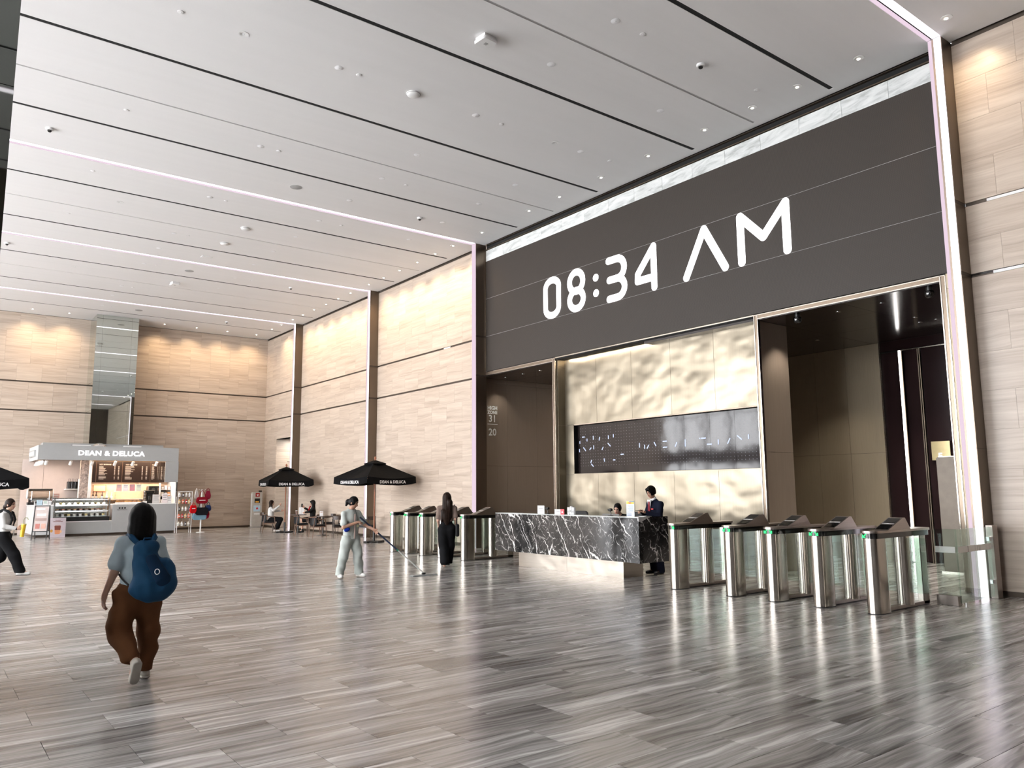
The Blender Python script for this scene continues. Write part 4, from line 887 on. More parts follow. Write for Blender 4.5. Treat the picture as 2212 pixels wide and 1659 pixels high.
# coffee machine and small wares on the left counter
t = thing('coffee_machine', 'rounded chrome espresso machine on the kiosk counter', 'coffee machine', (3.95, 35.95, 1.235))
MB().cyl((-0.42, 0, 0.42), (0.42, 0, 0.42), 0.17, None, 24).build('barrel', flat('copper_steel', (0.62, 0.45, 0.33), 0.3, 0.35), t, True); MB().cyl((-0.45, 0, 0.42), (-0.42, 0, 0.42), 0.19, None, 24).build('end_cap', 'white', t, True); MB().cyl((0.42, 0, 0.42), (0.45, 0, 0.42), 0.19, None, 24).build('end_cap', 'white', t, True)
box('top_tray', (-0.40, -0.16, 0.56), (0.40, 0.16, 0.62), 'chrome', t); box('base', (-0.42, -0.18, 0.0), (0.42, 0.18, 0.10), 'black', t); box('back_body', (-0.38, 0.0, 0.1), (0.38, 0.15, 0.4), 'chrome', t)
for x in (-0.3, 0.3): MB().tube([(x, -0.12, 0.5), (x, -0.22, 0.52), (x, -0.25, 0.40), (x, -0.24, 0.2)], 0.012, 8).build('steam_wand', 'chrome', t, True)
def card(name, label, loc, w, h, mat, rz=0.0, lines=3, ink='greyline', cat='sign'):
    t = thing(name, label, cat, loc, rz); box('sheet', (-w/2, 0, 0), (w/2, 0.008, h), mat, t)
    for i in range(lines): box('print', (-w*0.36, -0.003, h*(0.78-0.22*i)), (w*(0.36-0.1*(i % 2)), 0.0, h*(0.86-0.22*i)), ink, t)
    box('foot', (-w/2, -0.02, 0), (w/2, 0.05, 0.004), 'glass', t); return t
PALEB = flat('pale_blue_card', (0.50, 0.68, 0.80), 0.5)
card('counter_card', 'pale blue notice card on the kiosk counter', (3.86, 35.12, 1.235), 0.19, 0.20, PALEB); card('counter_card', 'white notice card with green print on the kiosk counter', (4.06, 35.12, 1.235), 0.17, 0.17, 'paper', 0, 3, flat('green_ink', (0.15, 0.38, 0.25), 0.6)); card('counter_card', 'small plain white card next to the cake case', (4.21, 35.12, 1.235), 0.10, 0.16, 'paper')
card('framed_picture', 'pink framed picture standing behind the cake case', (4.55, 36.4, 1.30), 0.26, 0.36, flat('pink_card', (0.78, 0.52, 0.50), 0.5), 0, 2, 'paper', 'picture')
tb = thing('till_stand', 'wooden stand holding a picture behind the cake case', 'stand', (4.55, 36.4, 0)); box('top', (-0.25, -0.1, 1.26), (0.25, 0.2, 1.30), 'white', tb); box('body', (-0.22, -0.05, 0), (0.22, 0.15, 1.26), 'white', tb)
t = thing('mint_bag', 'mint green paper bag on the kiosk counter', 'bag', (3.86, 36.95, 1.235)); MB().prism([(-0.14, -0.06), (0.14, -0.06), (0.14, 0.06), (-0.14, 0.06)], 0, 0.34).build('bag', flat('mint_paper', (0.30, 0.46, 0.40), 0.6), t); MB().tube([(-0.06, -0.05, 0.34), (-0.05, -0.05, 0.43), (0.05, -0.05, 0.43), (0.06, -0.05, 0.34)], 0.006, 6).build('handle', 'paper', t)
t = thing('card_terminal', 'grey payment terminal at the kiosk counter edge', 'terminal', (3.80, 35.45, 1.235)); box('body', (-0.08, -0.09, 0), (0.08, 0.09, 0.16), 'greyline', t, 0.01); box('screen', (-0.06, -0.095, 0.06), (0.06, -0.089, 0.14), 'black', t)
for i in range(3):
    t = thing('black_tote', ['black tote bag nearest the window on the kiosk shelf', 'middle black tote bag on the kiosk shelf', 'black tote bag nearest the menu on the kiosk shelf'][i], 'bag', (5.12+i*0.13, 37.42, 1.86), 0.2); MB().prism([(-0.055, -0.08), (0.055, -0.08), (0.055, 0.08), (-0.055, 0.08)], 0, 0.30).build('bag', 'black', t, bevel=0.01); MB().tube([(-0.03, -0.07, 0.30), (-0.03, -0.07, 0.42), (0.03, -0.07, 0.42), (0.03, -0.07, 0.30)], 0.008, 6).build('handle', 'black', t)
t = thing('appliance', 'white and blue kitchen appliance on the kiosk back counter', 'appliance', (5.2, 37.45, 1.235)); MB().lathe([(0.16, 0), (0.18, 0.08), (0.15, 0.18), (0.06, 0.24), (0.002, 0.25)], seg=18).build('body', 'white', t, True); MB().lathe([(0.181, 0.06), (0.186, 0.09), (0.178, 0.12)], seg=18).build('band', flat('blue_band', (0.10, 0.16, 0.35), 0.4), t, True)
bc = thing('back_counter', 'white back counter along the kiosk rear wall', 'counter', (4.75, 37.2, 0)); box('top', (0, 0, 1.20), (0.81, 0.55, 1.235), 'white', bc); box('front', (0, 0.03, 0), (0.85, 0.06, 1.20), KW, bc)
# bottles, shelf papers, bread rack, grinder, wares on the right
sh = thing('wall_shelf', 'warm lit shelf board under the menu boards', 'shelf', (5.78, 36.2, 1.40)); box('board', (0, -0.1, 0), (2.05, 0.2, 0.025), 'white', sh); box('bracket', (0.1, 0.1, -0.1), (0.14, 0.2, 0), 'white', sh); box('bracket', (1.9, 0.1, -0.1), (1.94, 0.2, 0), 'white', sh)
for i, (x, c) in enumerate(((5.86, (0.10, 0.06, 0.04)), (5.98, (0.10, 0.06, 0.04)), (6.20, (0.16, 0.10, 0.08)), (6.38, (0.7, 0.62, 0.58)), (6.56, (0.65, 0.62, 0.55)))):
    t = thing('syrup_bottle', ['brown bottle at the end of the kiosk shelf', 'brown bottle second on the kiosk shelf', 'tall dark bottle in the middle of the kiosk shelf', 'pale bottle on the kiosk shelf', 'cream bottle nearest the bread'][i], 'bottle', (x, 36.2, 1.425)); MB().lathe([(0.042, 0), (0.045, 0.15), (0.02, 0.22), (0.018, 0.29), (0.022, 0.31), (0.002, 0.31)], seg=14).build('glass', flat('bottle%d' % i, c, 0.25), t, True); MB().lathe([(0.046, 0.04), (0.047, 0.06), (0.047, 0.11), (0.046, 0.12)], seg=14).build('label', 'paper', t, True)
fr = thing('framed_notice', 'copper framed notice on the warm kiosk wall', 'picture', (6.1, 36.415, 1.74)); box('frame', (-0.22, -0.03, 0), (0.26, 0.0, 0.27), flat('copper_frame', (0.40, 0.16, 0.08), 0.4), fr); box('sheet', (-0.20, -0.034, 0.02), (0.24, -0.03, 0.25), flat('notice_cream', (0.75, 0.55, 0.36), 0.6), fr)
rb = thing('bread_rack', 'clear bread rack with a top shelf on the kiosk counter', 'rack', (6.55, 35.35, 1.235)); panel('base', (0, 0, 0), (1.05, 0.4, 0.02), 'white', rb); panel('top', (0, 0, 0.50), (1.05, 0.35, 0.515), 'white', rb)
for x in (0.0, 1.03): panel('side', (x, 0.0, 0.02), (x+0.02, 0.35, 0.50), 'glass', rb)
panel('front_lip', (0, -0.01, 0.0), (1.05, 0.0, 0.06), 'paper', rb)
BR = [flat('bread%d' % i, c, 0.55) for i, c in enumerate([(0.50, 0.24, 0.08), (0.32, 0.13, 0.05), (0.62, 0.36, 0.14)])]
for i in range(9):
    t = thing('bread_loaf', '%s loaf in the %s of the bread rack, place %s' % (['golden brown', 'dark brown', 'pale golden'][i % 3], 'back row' if i > 5 else 'front row', ['one', 'two', 'three', 'four', 'five', 'six', 'one', 'two', 'three'][i]), 'bread', (6.65+(i % 6)*0.165+(0.08 if i > 5 else 0), 35.43+(0.14 if i > 5 else 0), 1.255), 0.3*i, 'loaves in the bread rack')
    MB().lathe([(0.02, 0), (0.075, 0.02), (0.08, 0.055), (0.05, 0.09), (0.002, 0.10)], seg=12).build('crust', BR[i % 3], t, True); MB().box((-0.05, -0.006, 0.083), (0.05, 0.006, 0.098)).build('score', BR[2], t)
for i, c in enumerate(((0.72, 0.45, 0.42), (0.80, 0.78, 0.80), (0.62, 0.25, 0.30), (0.66, 0.72, 0.62))):
    card('shelf_card', ['pink poster card on the bread rack', 'white poster card with a bird print on the bread rack', 'red and grey poster card on the bread rack', 'pale green poster card on the bread rack'][i], (6.68+i*0.25, 35.45, 1.755), 0.20, 0.27, flat('shelfcard%d' % i, c, 0.5), 0, 2)
t = thing('coffee_grinder', 'black coffee brewer on the kiosk counter', 'coffee machine', (7.85, 35.55, 1.235)); box('body', (-0.18, -0.14, 0), (0.18, 0.14, 0.42), 'black', t, 0.02); box('head', (-0.2, -0.18, 0.42), (0.2, 0.14, 0.54), 'black', t, 0.02); MB().cyl((0, -0.16, 0.14), (0, -0.16, 0.30), 0.05, 0.07, 14).build('jug', 'blackgl', t, True)
t = thing('microwave_oven', 'dark oven with a round dial behind the kiosk counter', 'oven', (8.28, 36.2, 1.60)); box('body', (-0.35, -0.2, 0), (0.35, 0.2, 0.36), 'black', t, 0.02); MB().cyl((-0.15, -0.21, 0.22), (-0.15, -0.2, 0.22), 0.07, None, 18).build('dial', 'chrome', t); box('control_strip', (0.02, -0.205, 0.16), (0.30, -0.2, 0.28), MIDW, t)
ov = thing('oven_stand', 'dark cupboard carrying the oven in the kiosk', 'cupboard', (8.28, 36.2, 0)); box('body', (-0.38, -0.2, 0), (0.38, 0.2, 1.575), 'black', ov); box('top', (-0.4, -0.21, 1.575), (0.4, 0.21, 1.60), MIDW, ov)
for i, (x, w, h, c, lb) in enumerate(((7.62, 0.16, 0.10, (0.7, 0.7, 0.68), 'low white price card before the black brewer'), (8.05, 0.28, 0.36, (0.62, 0.60, 0.58), 'tall grey menu card before the black brewer'), (8.40, 0.22, 0.40, (0.78, 0.70, 0.70), 'pink menu card at the end of the kiosk counter'), (8.58, 0.16, 0.30, (0.80, 0.78, 0.76), 'white flyer card at the end of the kiosk counter'))):
    card('menu_card', lb, (x, 35.12, 1.235), w, h, flat('menucard%d' % i, c, 0.5), 0, 3)
t = thing('jar_tower', 'narrow tower of dark jars beside the bread rack', 'jars', (7.68, 35.42, 1.235)); box('stand', (-0.07, -0.06, 0), (0.07, 0.06, 0.02), 'black', t)
for i in range(4): j = MB().lathe([(0.055, 0), (0.06, 0.02), (0.06, 0.10), (0.045, 0.115), (0.002, 0.115)], (0, 0, 0.02+i*0.12), 14).build('jar', flat('jarglass%d' % i, (0.10, 0.07, 0.05), 0.2), t, True); MB().lathe([(0.05, 0.10), (0.05, 0.12), (0.002, 0.12)], (0, 0, 0.02+i*0.12), 12).build('lid', 'white', j, True)
gs = thing('goods_shelf', 'narrow white goods shelf at the right end of the kiosk', 'shelf', (8.60, 35.9, 1.235))
for z in (0.0, 0.28, 0.56): box('board', (-0.25, -0.15, z), (0.2, 0.15, z+0.015), 'white', gs)
for x in (-0.25, 0.185): box('upright', (x, -0.15, 0), (x+0.015, 0.15, 0.85), 'white', gs)
for i in range(9):
    t = thing('goods_pack', '%s pack on the %s board of the kiosk goods shelf, place %s' % (['white', 'red', 'tan', 'cream', 'white', 'orange', 'tan', 'white', 'pale pink'][i], ['lower', 'middle', 'upper'][i//3], ['one', 'two', 'three'][i % 3]), 'pack', (8.45+(i % 3)*0.13, 35.85, 1.25+0.28*(i//3)), 0.0, 'packs on the kiosk goods shelf'); box('box', (-0.05, -0.05, 0), (0.05, 0.05, 0.14+0.03*(i % 2)), flat('pack%d' % i, [(0.75, 0.74, 0.72), (0.6, 0.05, 0.05), (0.5, 0.36, 0.25), (0.75, 0.65, 0.5), (0.78, 0.78, 0.78), (0.7, 0.3, 0.1), (0.5, 0.36, 0.25), (0.78, 0.78, 0.78), (0.75, 0.55, 0.55)][i], 0.5), t, 0.004); box('label', (-0.04, -0.053, 0.04), (0.04, -0.05, 0.09), 'paper', t)
text('badge_text', 'DEAN & DELUCA', 0.05, 'black', k, L(6.76, 34.997, 0.98), (1, 0, 0), (0, 0, 1), 'CENTER', 0.001)
for i in range(3): MB().cyl(L(6.66+i*0.10, 34.994, 1.07), L(6.66+i*0.10, 35.0, 1.07), 0.035, None, 14).build('badge_dot', 'black', k)
# standing posters before the counter
t = thing('drink_poster', 'pale pink standing poster of a tall layered iced drink', 'poster', (4.48, 34.75, 0)); box('board', (-0.27, 0, 0.0), (0.27, 0.03, 0.74), flat('poster_pink', (0.62, 0.54, 0.58), 0.5), t)
MB().prism([(-0.08, 0.12), (0.08, 0.12), (0.095, 0.28), (-0.095, 0.28)], -0.004, 0.0, 'y').build('drink_lower', flat('drink_orange', (0.75, 0.32, 0.16), 0.5), t); MB().prism([(-0.095, 0.28), (0.095, 0.28), (0.11, 0.44), (-0.11, 0.44)], -0.004, 0.0, 'y').build('drink_upper', flat('drink_red', (0.25, 0.07, 0.05), 0.5), t)
MB().prism([(0.09+0.06*math.cos(a*PI/6), 0.22+0.06*math.sin(a*PI/6)) for a in range(12)], -0.003, 0.0, 'y').build('orange_slice', flat('slice', (0.80, 0.50, 0.28), 0.5), t); MB().prism([(-0.2+0.045*math.cos(a*PI/6), 0.25+0.06*math.sin(a*PI/6)) for a in range(12)], -0.003, 0.0, 'y').build('small_cup', flat('amber', (0.65, 0.35, 0.08), 0.5), t)
for z, w in ((0.64, 0.09), (0.59, 0.16)): box('print', (-w, -0.003, z), (w, 0, z+0.022), flat('posterink%d' % int(z*100), (0.30, 0.16, 0.16), 0.6), t)
box('top_fold', (-0.09, -0.003, 0.44), (0.09, 0.0, 0.47), flat('foam', (0.55, 0.36, 0.33), 0.5), t)
ab = thing('a_board', 'dark framed folding pavement board with a menu leaning before the kiosk', 'a-board', (3.80, 33.6, 0), -0.30)
def leaf(name, y0, y1):
    n = MB()
    for x in (-0.25, 0.22): n.add([(x, y0, 0), (x+0.03, y0, 0), (x+0.03, y0+0.03, 0), (x, y0+0.03, 0), (x, y1, 1.24), (x+0.03, y1, 1.24), (x+0.03, y1+0.03, 1.24), (x, y1+0.03, 1.24)], QF)
    for z in (0.30, 1.22):
        f = z/1.24; y = y0+(y1-y0)*f; n.box((-0.22, y, z-0.015), (0.22, y+0.03, z+0.015))
    return n.build(name, 'black', ab)
lf = leaf('front_leaf', -0.28, 0.0); leaf('back_leaf', 0.30, 0.03)
def slab(name, z0, z1, x0, x1, mat, off, par, y0=-0.28, y1=0.0):
    f = lambda z: y0+(y1-y0)*z/1.24+off
    return mesh(name, [(x0, f(z0), z0), (x1, f(z0), z0), (x1, f(z1), z1), (x0, f(z1), z1), (x0, f(z0)+0.008, z0), (x1, f(z0)+0.008, z0), (x1, f(z1)+0.008, z1), (x0, f(z1)+0.008, z1)], QF, mat, par)
pb = slab('menu_sheet', 0.32, 1.20, -0.22, 0.22, flat('menu_sheet', (0.50, 0.42, 0.39), 0.5), 0.012, lf)
for i, (z0, z1, x0, x1, c) in enumerate(((1.08, 1.14, -0.18, 0.1, (0.75, 0.72, 0.70)), (0.86, 0.94, -0.15, 0.15, (0.75, 0.73, 0.70)), (0.68, 0.78, -0.18, 0.18, (0.35, 0.25, 0.22)), (0.40, 0.58, -0.16, -0.02, (0.45, 0.16, 0.13)), (0.40, 0.58, 0.03, 0.17, (0.60, 0.34, 0.26)))): slab('menu_photo', z0, z1, x0, x1, flat('mp%d' % i, c, 0.5), 0.004, lf)
mesh('back_sheet', [(-0.22, 0.30*0.75+0.006, 0.32), (0.22, 0.30*0.75+0.006, 0.32), (0.22, 0.04, 1.2), (-0.22, 0.04, 1.2)], [(0, 1, 2, 3)], MIDW, ab)
# wire snack rack and bag stand
wk = thing('snack_rack', 'slim white metal rack of snack bags beside the kiosk', 'rack', (9.05, 34.5, 0))
for x in (-0.29, 0.27):
    for y in (0.0, 0.28): box('upright', (x, y, 0), (x+0.022, y+0.022, 1.72 if y == 0 else 1.5), 'white', wk)
box('top_bar', (-0.29, 0, 1.70), (0.292, 0.022, 1.722), 'white', wk)
ZR = (0.28, 0.60, 0.90, 1.20, 1.48)
for z in ZR:
    b = MB(); b.box((-0.27, 0.0, z), (0.27, 0.012, z+0.012)).box((-0.27, 0.28, z), (0.27, 0.292, z+0.012)).box((-0.27, 0.0, z+0.07), (0.27, 0.008, z+0.078))
    for i in range(9): b.box((-0.26+i*0.063, 0.0, z), (-0.254+i*0.063, 0.29, z+0.006))
    b.build('wire_shelf', 'chrome', wk)
pc = [(0.65, 0.62, 0.55), (0.55, 0.05, 0.05), (0.75, 0.74, 0.72), (0.60, 0.42, 0.18), (0.10, 0.09, 0.09), (0.70, 0.18, 0.10)]; pn_ = ['cream', 'red', 'white', 'tan', 'black', 'orange red']
for r_, z in enumerate(ZR):
    for i in range(4):
        c = (r_*5+i*2) % 6; t = thing('snack_bag', '%s snack bag on rack level %s of the slim rack, place %s' % (pn_[c], ['one', 'two', 'three', 'four', 'five'][r_], ['one', 'two', 'three', 'four'][i]), 'snack bag', (8.86+i*0.13, 34.60, z+0.012), 0.15*(i-1.5), 'snack bags on the slim rack')
        MB().lathe([(0.045, 0), (0.055, 0.05), (0.05, 0.12), (0.02, 0.165), (0.03, 0.18), (0.002, 0.18)], seg=10).build('pack', flat('snack%d%d' % (r_, i), pc[c], 0.35), t, True); box('label', (-0.03, -0.058, 0.05), (0.03, -0.05, 0.10), 'paper', t)
bs = thing('bag_stand', 'cream pole stand with hooks beside the snack rack', 'stand', (9.72, 34.5, 0)); MB().lathe([(0.17, 0), (0.17, 0.015), (0.03, 0.03), (0.002, 0.03)], seg=24).build('base', 'white', bs, True); MB().cyl((0, 0, 0.02), (0, 0, 1.80), 0.028, None, 14).build('pole', 'white', bs, True)
for a in range(4): c, s = math.cos(a*PI/2+0.4), math.sin(a*PI/2+0.4); MB().tube([(0, 0, 1.74), (0.12*c, 0.12*s, 1.76), (0.17*c, 0.17*s, 1.80)], 0.008, 6).build('hook', 'chrome', bs, True)
def tote(label, loc, w, h, d, col, strap, rz=0.0, top=0.75, logo=None):
    t = thing('hanging_bag', label, 'bag', loc, rz)
    mt = fabric('bag_'+label[:12], col)
    v = [(-w*top, h), (-w, h*0.45), (-w*0.9, h*0.12), (-w*0.6, 0), (w*0.6, 0), (w*0.9, h*0.12), (w, h*0.45), (w*top, h)]
    MB().prism(v[::-1], -d/2, d/2, 'y').build('body', mt, t, bevel=0.02, seg=2)
    MB().tube([(-w*0.5, -d*0.3, h), (-w*0.35, -d*0.2, h+strap*0.6), (0, 0, h+strap), (w*0.35, -d*0.2, h+strap*0.6), (w*0.5, -d*0.3, h)], 0.013, 6).build('strap', mt, t, True)
    if logo: box('logo', (-w*0.5, -d/2-0.003, h*logo-0.012), (w*0.5, -d/2, h*logo+0.012), 'paper', t)
tote('dark red shoulder bag with a white logo high on the stand', (9.70, 34.38, 1.20), 0.25, 0.28, 0.10, (0.22, 0.008, 0.018), 0.28, 0.05, 0.72, 0.5)
tote('black handbag with silver buckles hanging mid stand', (9.72, 34.40, 0.72), 0.27, 0.32, 0.10, (0.012, 0.012, 0.014), 0.30, -0.05, 0.8)
tote('light blue handbag hanging lowest on the stand', (9.66, 34.52, 0.52), 0.30, 0.30, 0.12, (0.22, 0.38, 0.48), 0.26, 0.1, 0.85)
tote('bright red small paper bag hanging between rack and stand', (9.36, 34.38, 0.80), 0.14, 0.34, 0.10, (0.55, 0.008, 0.012), 0.10, 0.15, 0.8, 0.6)
tote('white folded bag hanging at the top of the stand', (9.50, 34.5, 1.40), 0.10, 0.34, 0.05, (0.65, 0.62, 0.60), 0.10, 0.4, 0.6)
tote('dark red folded pouch hanging at the top right of the stand', (9.97, 34.5, 1.38), 0.12, 0.36, 0.06, (0.20, 0.012, 0.03), 0.10, -0.4, 0.6)
tote('navy pouch hanging at the right of the stand', (10.0, 34.48, 0.88), 0.12, 0.26, 0.08, (0.02, 0.035, 0.10), 0.12, -0.5, 0.7)
tote('dark red and white bag hanging behind the blue handbag', (9.95, 34.6, 0.56), 0.14, 0.42, 0.08, (0.26, 0.012, 0.03), 0.12, -0.3, 0.7)
# defibrillator post
t = thing('defibrillator_post', 'grey defibrillator post with a red heart sign near the corner', 'defibrillator post', (13.05, 37.2, 0)); box('post', (-0.24, 0, 0.03), (0.24, 0.16, 1.66), flat('aed_grey', (0.50, 0.47, 0.43), 0.5), t, 0.01); box('base', (-0.30, -0.04, 0), (0.30, 0.22, 0.03), 'greyline', t); box('side_plate', (-0.27, 0.03, 0.05), (-0.24, 0.13, 1.60), 'white', t)
box('sign_panel', (-0.09, -0.006, 1.44), (0.11, 0, 1.62), flat('heart_red', (0.35, 0.02, 0.02), 0.5), t); MB().prism([(0.01, 1.47), (0.06, 1.53), (0.045, 1.56), (0.01, 1.545), (-0.025, 1.56), (-0.04, 1.53)], -0.010, -0.006, 'y').build('heart', 'paper', t)
box('device_window', (-0.13, -0.006, 1.15), (0.13, 0, 1.36), 'black', t, 0.002); box('device', (-0.09, -0.012, 1.165), (0.08, -0.006, 1.24), flat('aed_orange', (0.75, 0.38, 0.05), 0.5), t); box('info_sheet', (-0.17, -0.006, 0.75), (0.15, 0, 1.03), PALEB, t); MB().cyl((0, -0.010, 0.89), (0, -0.006, 0.89), 0.05, None, 14).build('info_dot', flat('aed_red', (0.55, 0.05, 0.07), 0.5), t); box('label_plate', (-0.14, -0.006, 0.60), (0.13, 0, 0.68), 'paper', t); box('top_camera', (0.08, 0.02, 1.66), (0.22, 0.10, 1.74), 'black', t, 0.01)

# ------------------------------------------------------------------ parasols
CAN = fabric('black_canvas', (0.0055, 0.0055, 0.006), 0.85)
def umbrella(label, loc, rz, half=1.02, ztop=2.72, zc=2.18, val=0.24):
    t = thing('parasol', label, 'parasol', loc, rz, 'cafe parasols')
    MB().cyl((0, 0, 0.05), (0, 0, ztop+0.02), 0.026, None, 14).build('pole', REDW, t, True)
    MB().lathe([(0.02, ztop), (0.028, ztop+0.03), (0.045, ztop+0.07), (0.038, ztop+0.10), (0.012, ztop+0.13), (0.002, ztop+0.14)], seg=14).build('finial', REDW, t, True)
    MB().box((-0.36, -0.09, 0.0), (0.36, 0.09, 0.05)).box((-0.09, -0.36, 0.0), (0.09, 0.36, 0.05)).box((-0.25, -0.25, 0.0), (0.25, 0.25, 0.03)).build('base', 'black', t, bevel=0.01); MB().cyl((0, 0, 0.05), (0, 0, 0.42), 0.04, None, 14).build('sleeve', 'black', t, True)
    cs = [(-half, -half), (half, -half), (half, half), (-half, half)]; n = 8
    cv, cf = [], []
    for s in range(4):
        a = Vector((*cs[s], zc)); b = Vector((*cs[(s+1) % 4], zc)); T = Vector((0, 0, ztop)); k0 = len(cv)
        for i in range(n+1):
            for j in range(n+1):
                e = a.lerp(b, j/n); sag = 0.07*math.sin(PI*j/n); e = e-Vector((0, 0, sag)); p = T.lerp(e, i/n); p.z -= 0.05*math.sin(PI*i/n)*math.sin(PI*j/n); cv.append(p)
        cf += [(k0+i*(n+1)+j, k0+(i+1)*(n+1)+j, k0+(i+1)*(n+1)+j+1, k0+i*(n+1)+j+1) for i in range(n) for j in range(n)]
    cn = mesh('canopy', cv, cf, CAN, t)
    for s in range(4):
        a = Vector((*cs[s], zc)); b = Vector((*cs[(s+1) % 4], zc)); nrm = Vector(((a.x+b.x)/2, (a.y+b.y)/2, 0)).normalized(); w, f = [], []
        for j in range(13):
            e = a.lerp(b, j/12); sag = 0.07*math.sin(PI*j/12); e.z -= sag; w += [e+nrm*0.004, e-Vector((0, 0, val-0.03*math.sin(PI*j/12)*0))+nrm*(0.02+0.012*math.sin(j*1.3))]
        f = [(2*j, 2*j+1, 2*j+3, 2*j+2) for j in range(12)]; vl = mesh('valance', w, f, CAN, t)
        d = (b-a).normalized(); m_ = (a+b)/2; text('lettering', 'DEAN & DELUCA', 0.135, 'paper', vl, m_+nrm*0.034+Vector((0, 0, -0.225)), d, (0, 0, 1), 'CENTER', 0.0, 0.003)
    q = 0.26
    vt = [(-q, -q, ztop-0.10), (q, -q, ztop-0.10), (q, q, ztop-0.10), (-q, q, ztop-0.10), (0, 0, ztop+0.012), (-q, -q, ztop-0.14), (q, -q, ztop-0.14), (q, q, ztop-0.14), (-q, q, ztop-0.14)]
    mesh('vent_cap', vt, [(0, 1, 4), (1, 2, 4), (2, 3, 4), (3, 0, 4), (0, 5, 6, 1), (1, 6, 7, 2), (2, 7, 8, 3), (3, 8, 5, 0)], CAN, t)
    for c in cs: MB().tube([(0, 0, ztop-0.06), (c[0]*0.98, c[1]*0.98, zc-0.02)], 0.012, 6).build('rib', REDW, t)
    for c in cs: MB().tube([(0, 0, 1.95), (c[0]*0.5, c[1]*0.5, (ztop+zc)/2-0.06)], 0.010, 6).build('strut', REDW, t)
    box('tie_strap', (-half*0.1, -half-0.012, zc-val-0.05), (-half*0.07, -half-0.008, zc-val+0.06), 'paper', t)
    MB().lathe([(0.045, 1.90), (0.05, 1.93), (0.045, 1.99)], seg=12).build('hub', REDW, t, True); return t
umbrella('black canvas parasol standing behind the cleaner', (12.22, 23.6, 0), math.radians(8), 0.965, 2.70, 2.15, 0.22)
umbrella('black canvas parasol over the two seated women', (12.33, 31.78, 0), math.radians(-7), 0.90, 2.70, 2.16, 0.22)
umbrella('black canvas parasol cut off by the edge of the picture', (1.50, 27.0, 0), math.radians(4), 1.0, 2.62, 2.12, 0.26)

# ------------------------------------------------------------------ cafe chairs and tables
def chair(label, loc, rz, wood, style, group='cafe chairs'):
    t = thing('cafe_chair', label, 'chair', loc, rz, group)
    for sx in (-1, 1):
        MB().tube([(sx*0.25, 0.24, 0), (sx*0.235, 0.22, 0.44), (sx*0.24, 0.20, 0.64)], [0.011, 0.017, 0.014], 8).build('leg', wood, t, True)
        MB().tube([(sx*0.24, -0.27, 0), (sx*0.215, -0.22, 0.44), (sx*0.235, -0.20, 0.70)], [0.011, 0.017, 0.014], 8).build('leg', wood, t, True)
        MB().tube([(sx*0.24, 0.21, 0.64), (sx*0.265, 0.02, 0.66), (sx*0.25, -0.14, 0.69)], 0.016, 8).build('armrest', wood, t, True)
    sv = MB()
    n = 9; pr, pr2 = [], []
    for i in range(n):
        a = PI*(0.08+0.84*i/(n-1)); pr.append((-0.275*math.cos(a), -0.10-0.20*math.sin(a)))
    v, f = [], []
    hi = 0.79 if style == 'rail' else 0.74; lo = 0.66 if style == 'rail' else 0.47
    for (x, y) in pr:
        for (dz, off) in ((lo, 0), (hi, 0.0), (hi, 0.028), (lo, 0.028)): v.append((x*(1-off*2), y+off, dz))
    for i in range(n-1):
        for j in range(4): f.append((i*4+j, i*4+(j+1) % 4, (i+1)*4+(j+1) % 4, (i+1)*4+j))
    f += [(0, 1, 2, 3), tuple((n-1)*4+j for j in (3, 2, 1, 0))]
    sv.add(v, f).build('backrest', wood if style == 'rail' else LEA, t, True)
    if style != 'rail': MB().tube([(x, y-0.004, 0.735) for x, y in pr], 0.013, 8).build('back_rail', wood, t, True)
    MB().prism(rrect(-0.24, 0.24, -0.23, 0.24, 0.06), 0.41, 0.475).build('seat', LEA, t, bevel=0.02, seg=2); MB().prism(rrect(-0.235, 0.235, -0.22, 0.23, 0.05), 0.375, 0.41).build('seat_frame', wood, t); return t
def table(label, loc, r=0.34, square=False):
    t = thing('cafe_table', label, 'table', loc)
    if square: MB().prism(rrect(-r, r, -r, r, 0.03), 0.71, 0.74).build('tabletop', DARKW, t, bevel=0.004)
    else: MB().lathe([(r, 0.71), (r, 0.735), (r-0.01, 0.74), (0.002, 0.74)], seg=28).build('tabletop', DARKW, t, True)
    MB().cyl((0, 0, 0.02), (0, 0, 0.71), 0.032, None, 14).build('column', 'black', t, True); MB().lathe([(0.24, 0), (0.24, 0.012), (0.04, 0.03), (0.002, 0.03)], seg=24).build('foot', 'black', t, True); return t
def facing(dx, dy): return math.atan2(-dx, dy)

chair('dark wooden chair standing farthest back by the defibrillator post', (12.25, 33.6, 0), facing(.93, -.36), DARKW, 'rail')
chair('black leather armchair under the woman in white', (11.8, 32.1, 0), facing(.93, -.36), MIDW, 'shell')
chair('black leather armchair under the woman in black', (12.98, 30.35, 0), facing(-.9, .42), MIDW, 'shell')
chair('empty black leather armchair before the seated women', (11.95, 29.05, 0), facing(.95, -.25), MIDW, 'shell')
chair('empty black leather armchair closest to the cleaner', (11.92, 27.45, 0), facing(.97, -.1), MIDW, 'shell')
chair('dark wooden chair turned away beside the cleaner', (12.45, 26.75, 0), facing(.35, .93), DARKW, 'rail')
chair('dark wooden chair half hidden behind the cleaner', (12.95, 25.55, 0), facing(-.6, .8), DARKW, 'rail')
chair('dark wooden chair with a curved back against the stone wall', (13.15, 29.3, 0), facing(-.95, .3), DARKW, 'rail')
chair('dark wooden chair by the wall between two tables', (13.18, 27.75, 0), facing(-.95, 0.1), DARKW, 'rail')
table('round dark cafe table between the two seated women', (12.72, 31.30, 0), 0.33)
table('round dark cafe table holding a food card, before the woman in black', (12.62, 28.6, 0), 0.33)
table('round dark cafe table nearest the cleaner', (13.06, 26.55, 0), 0.29)
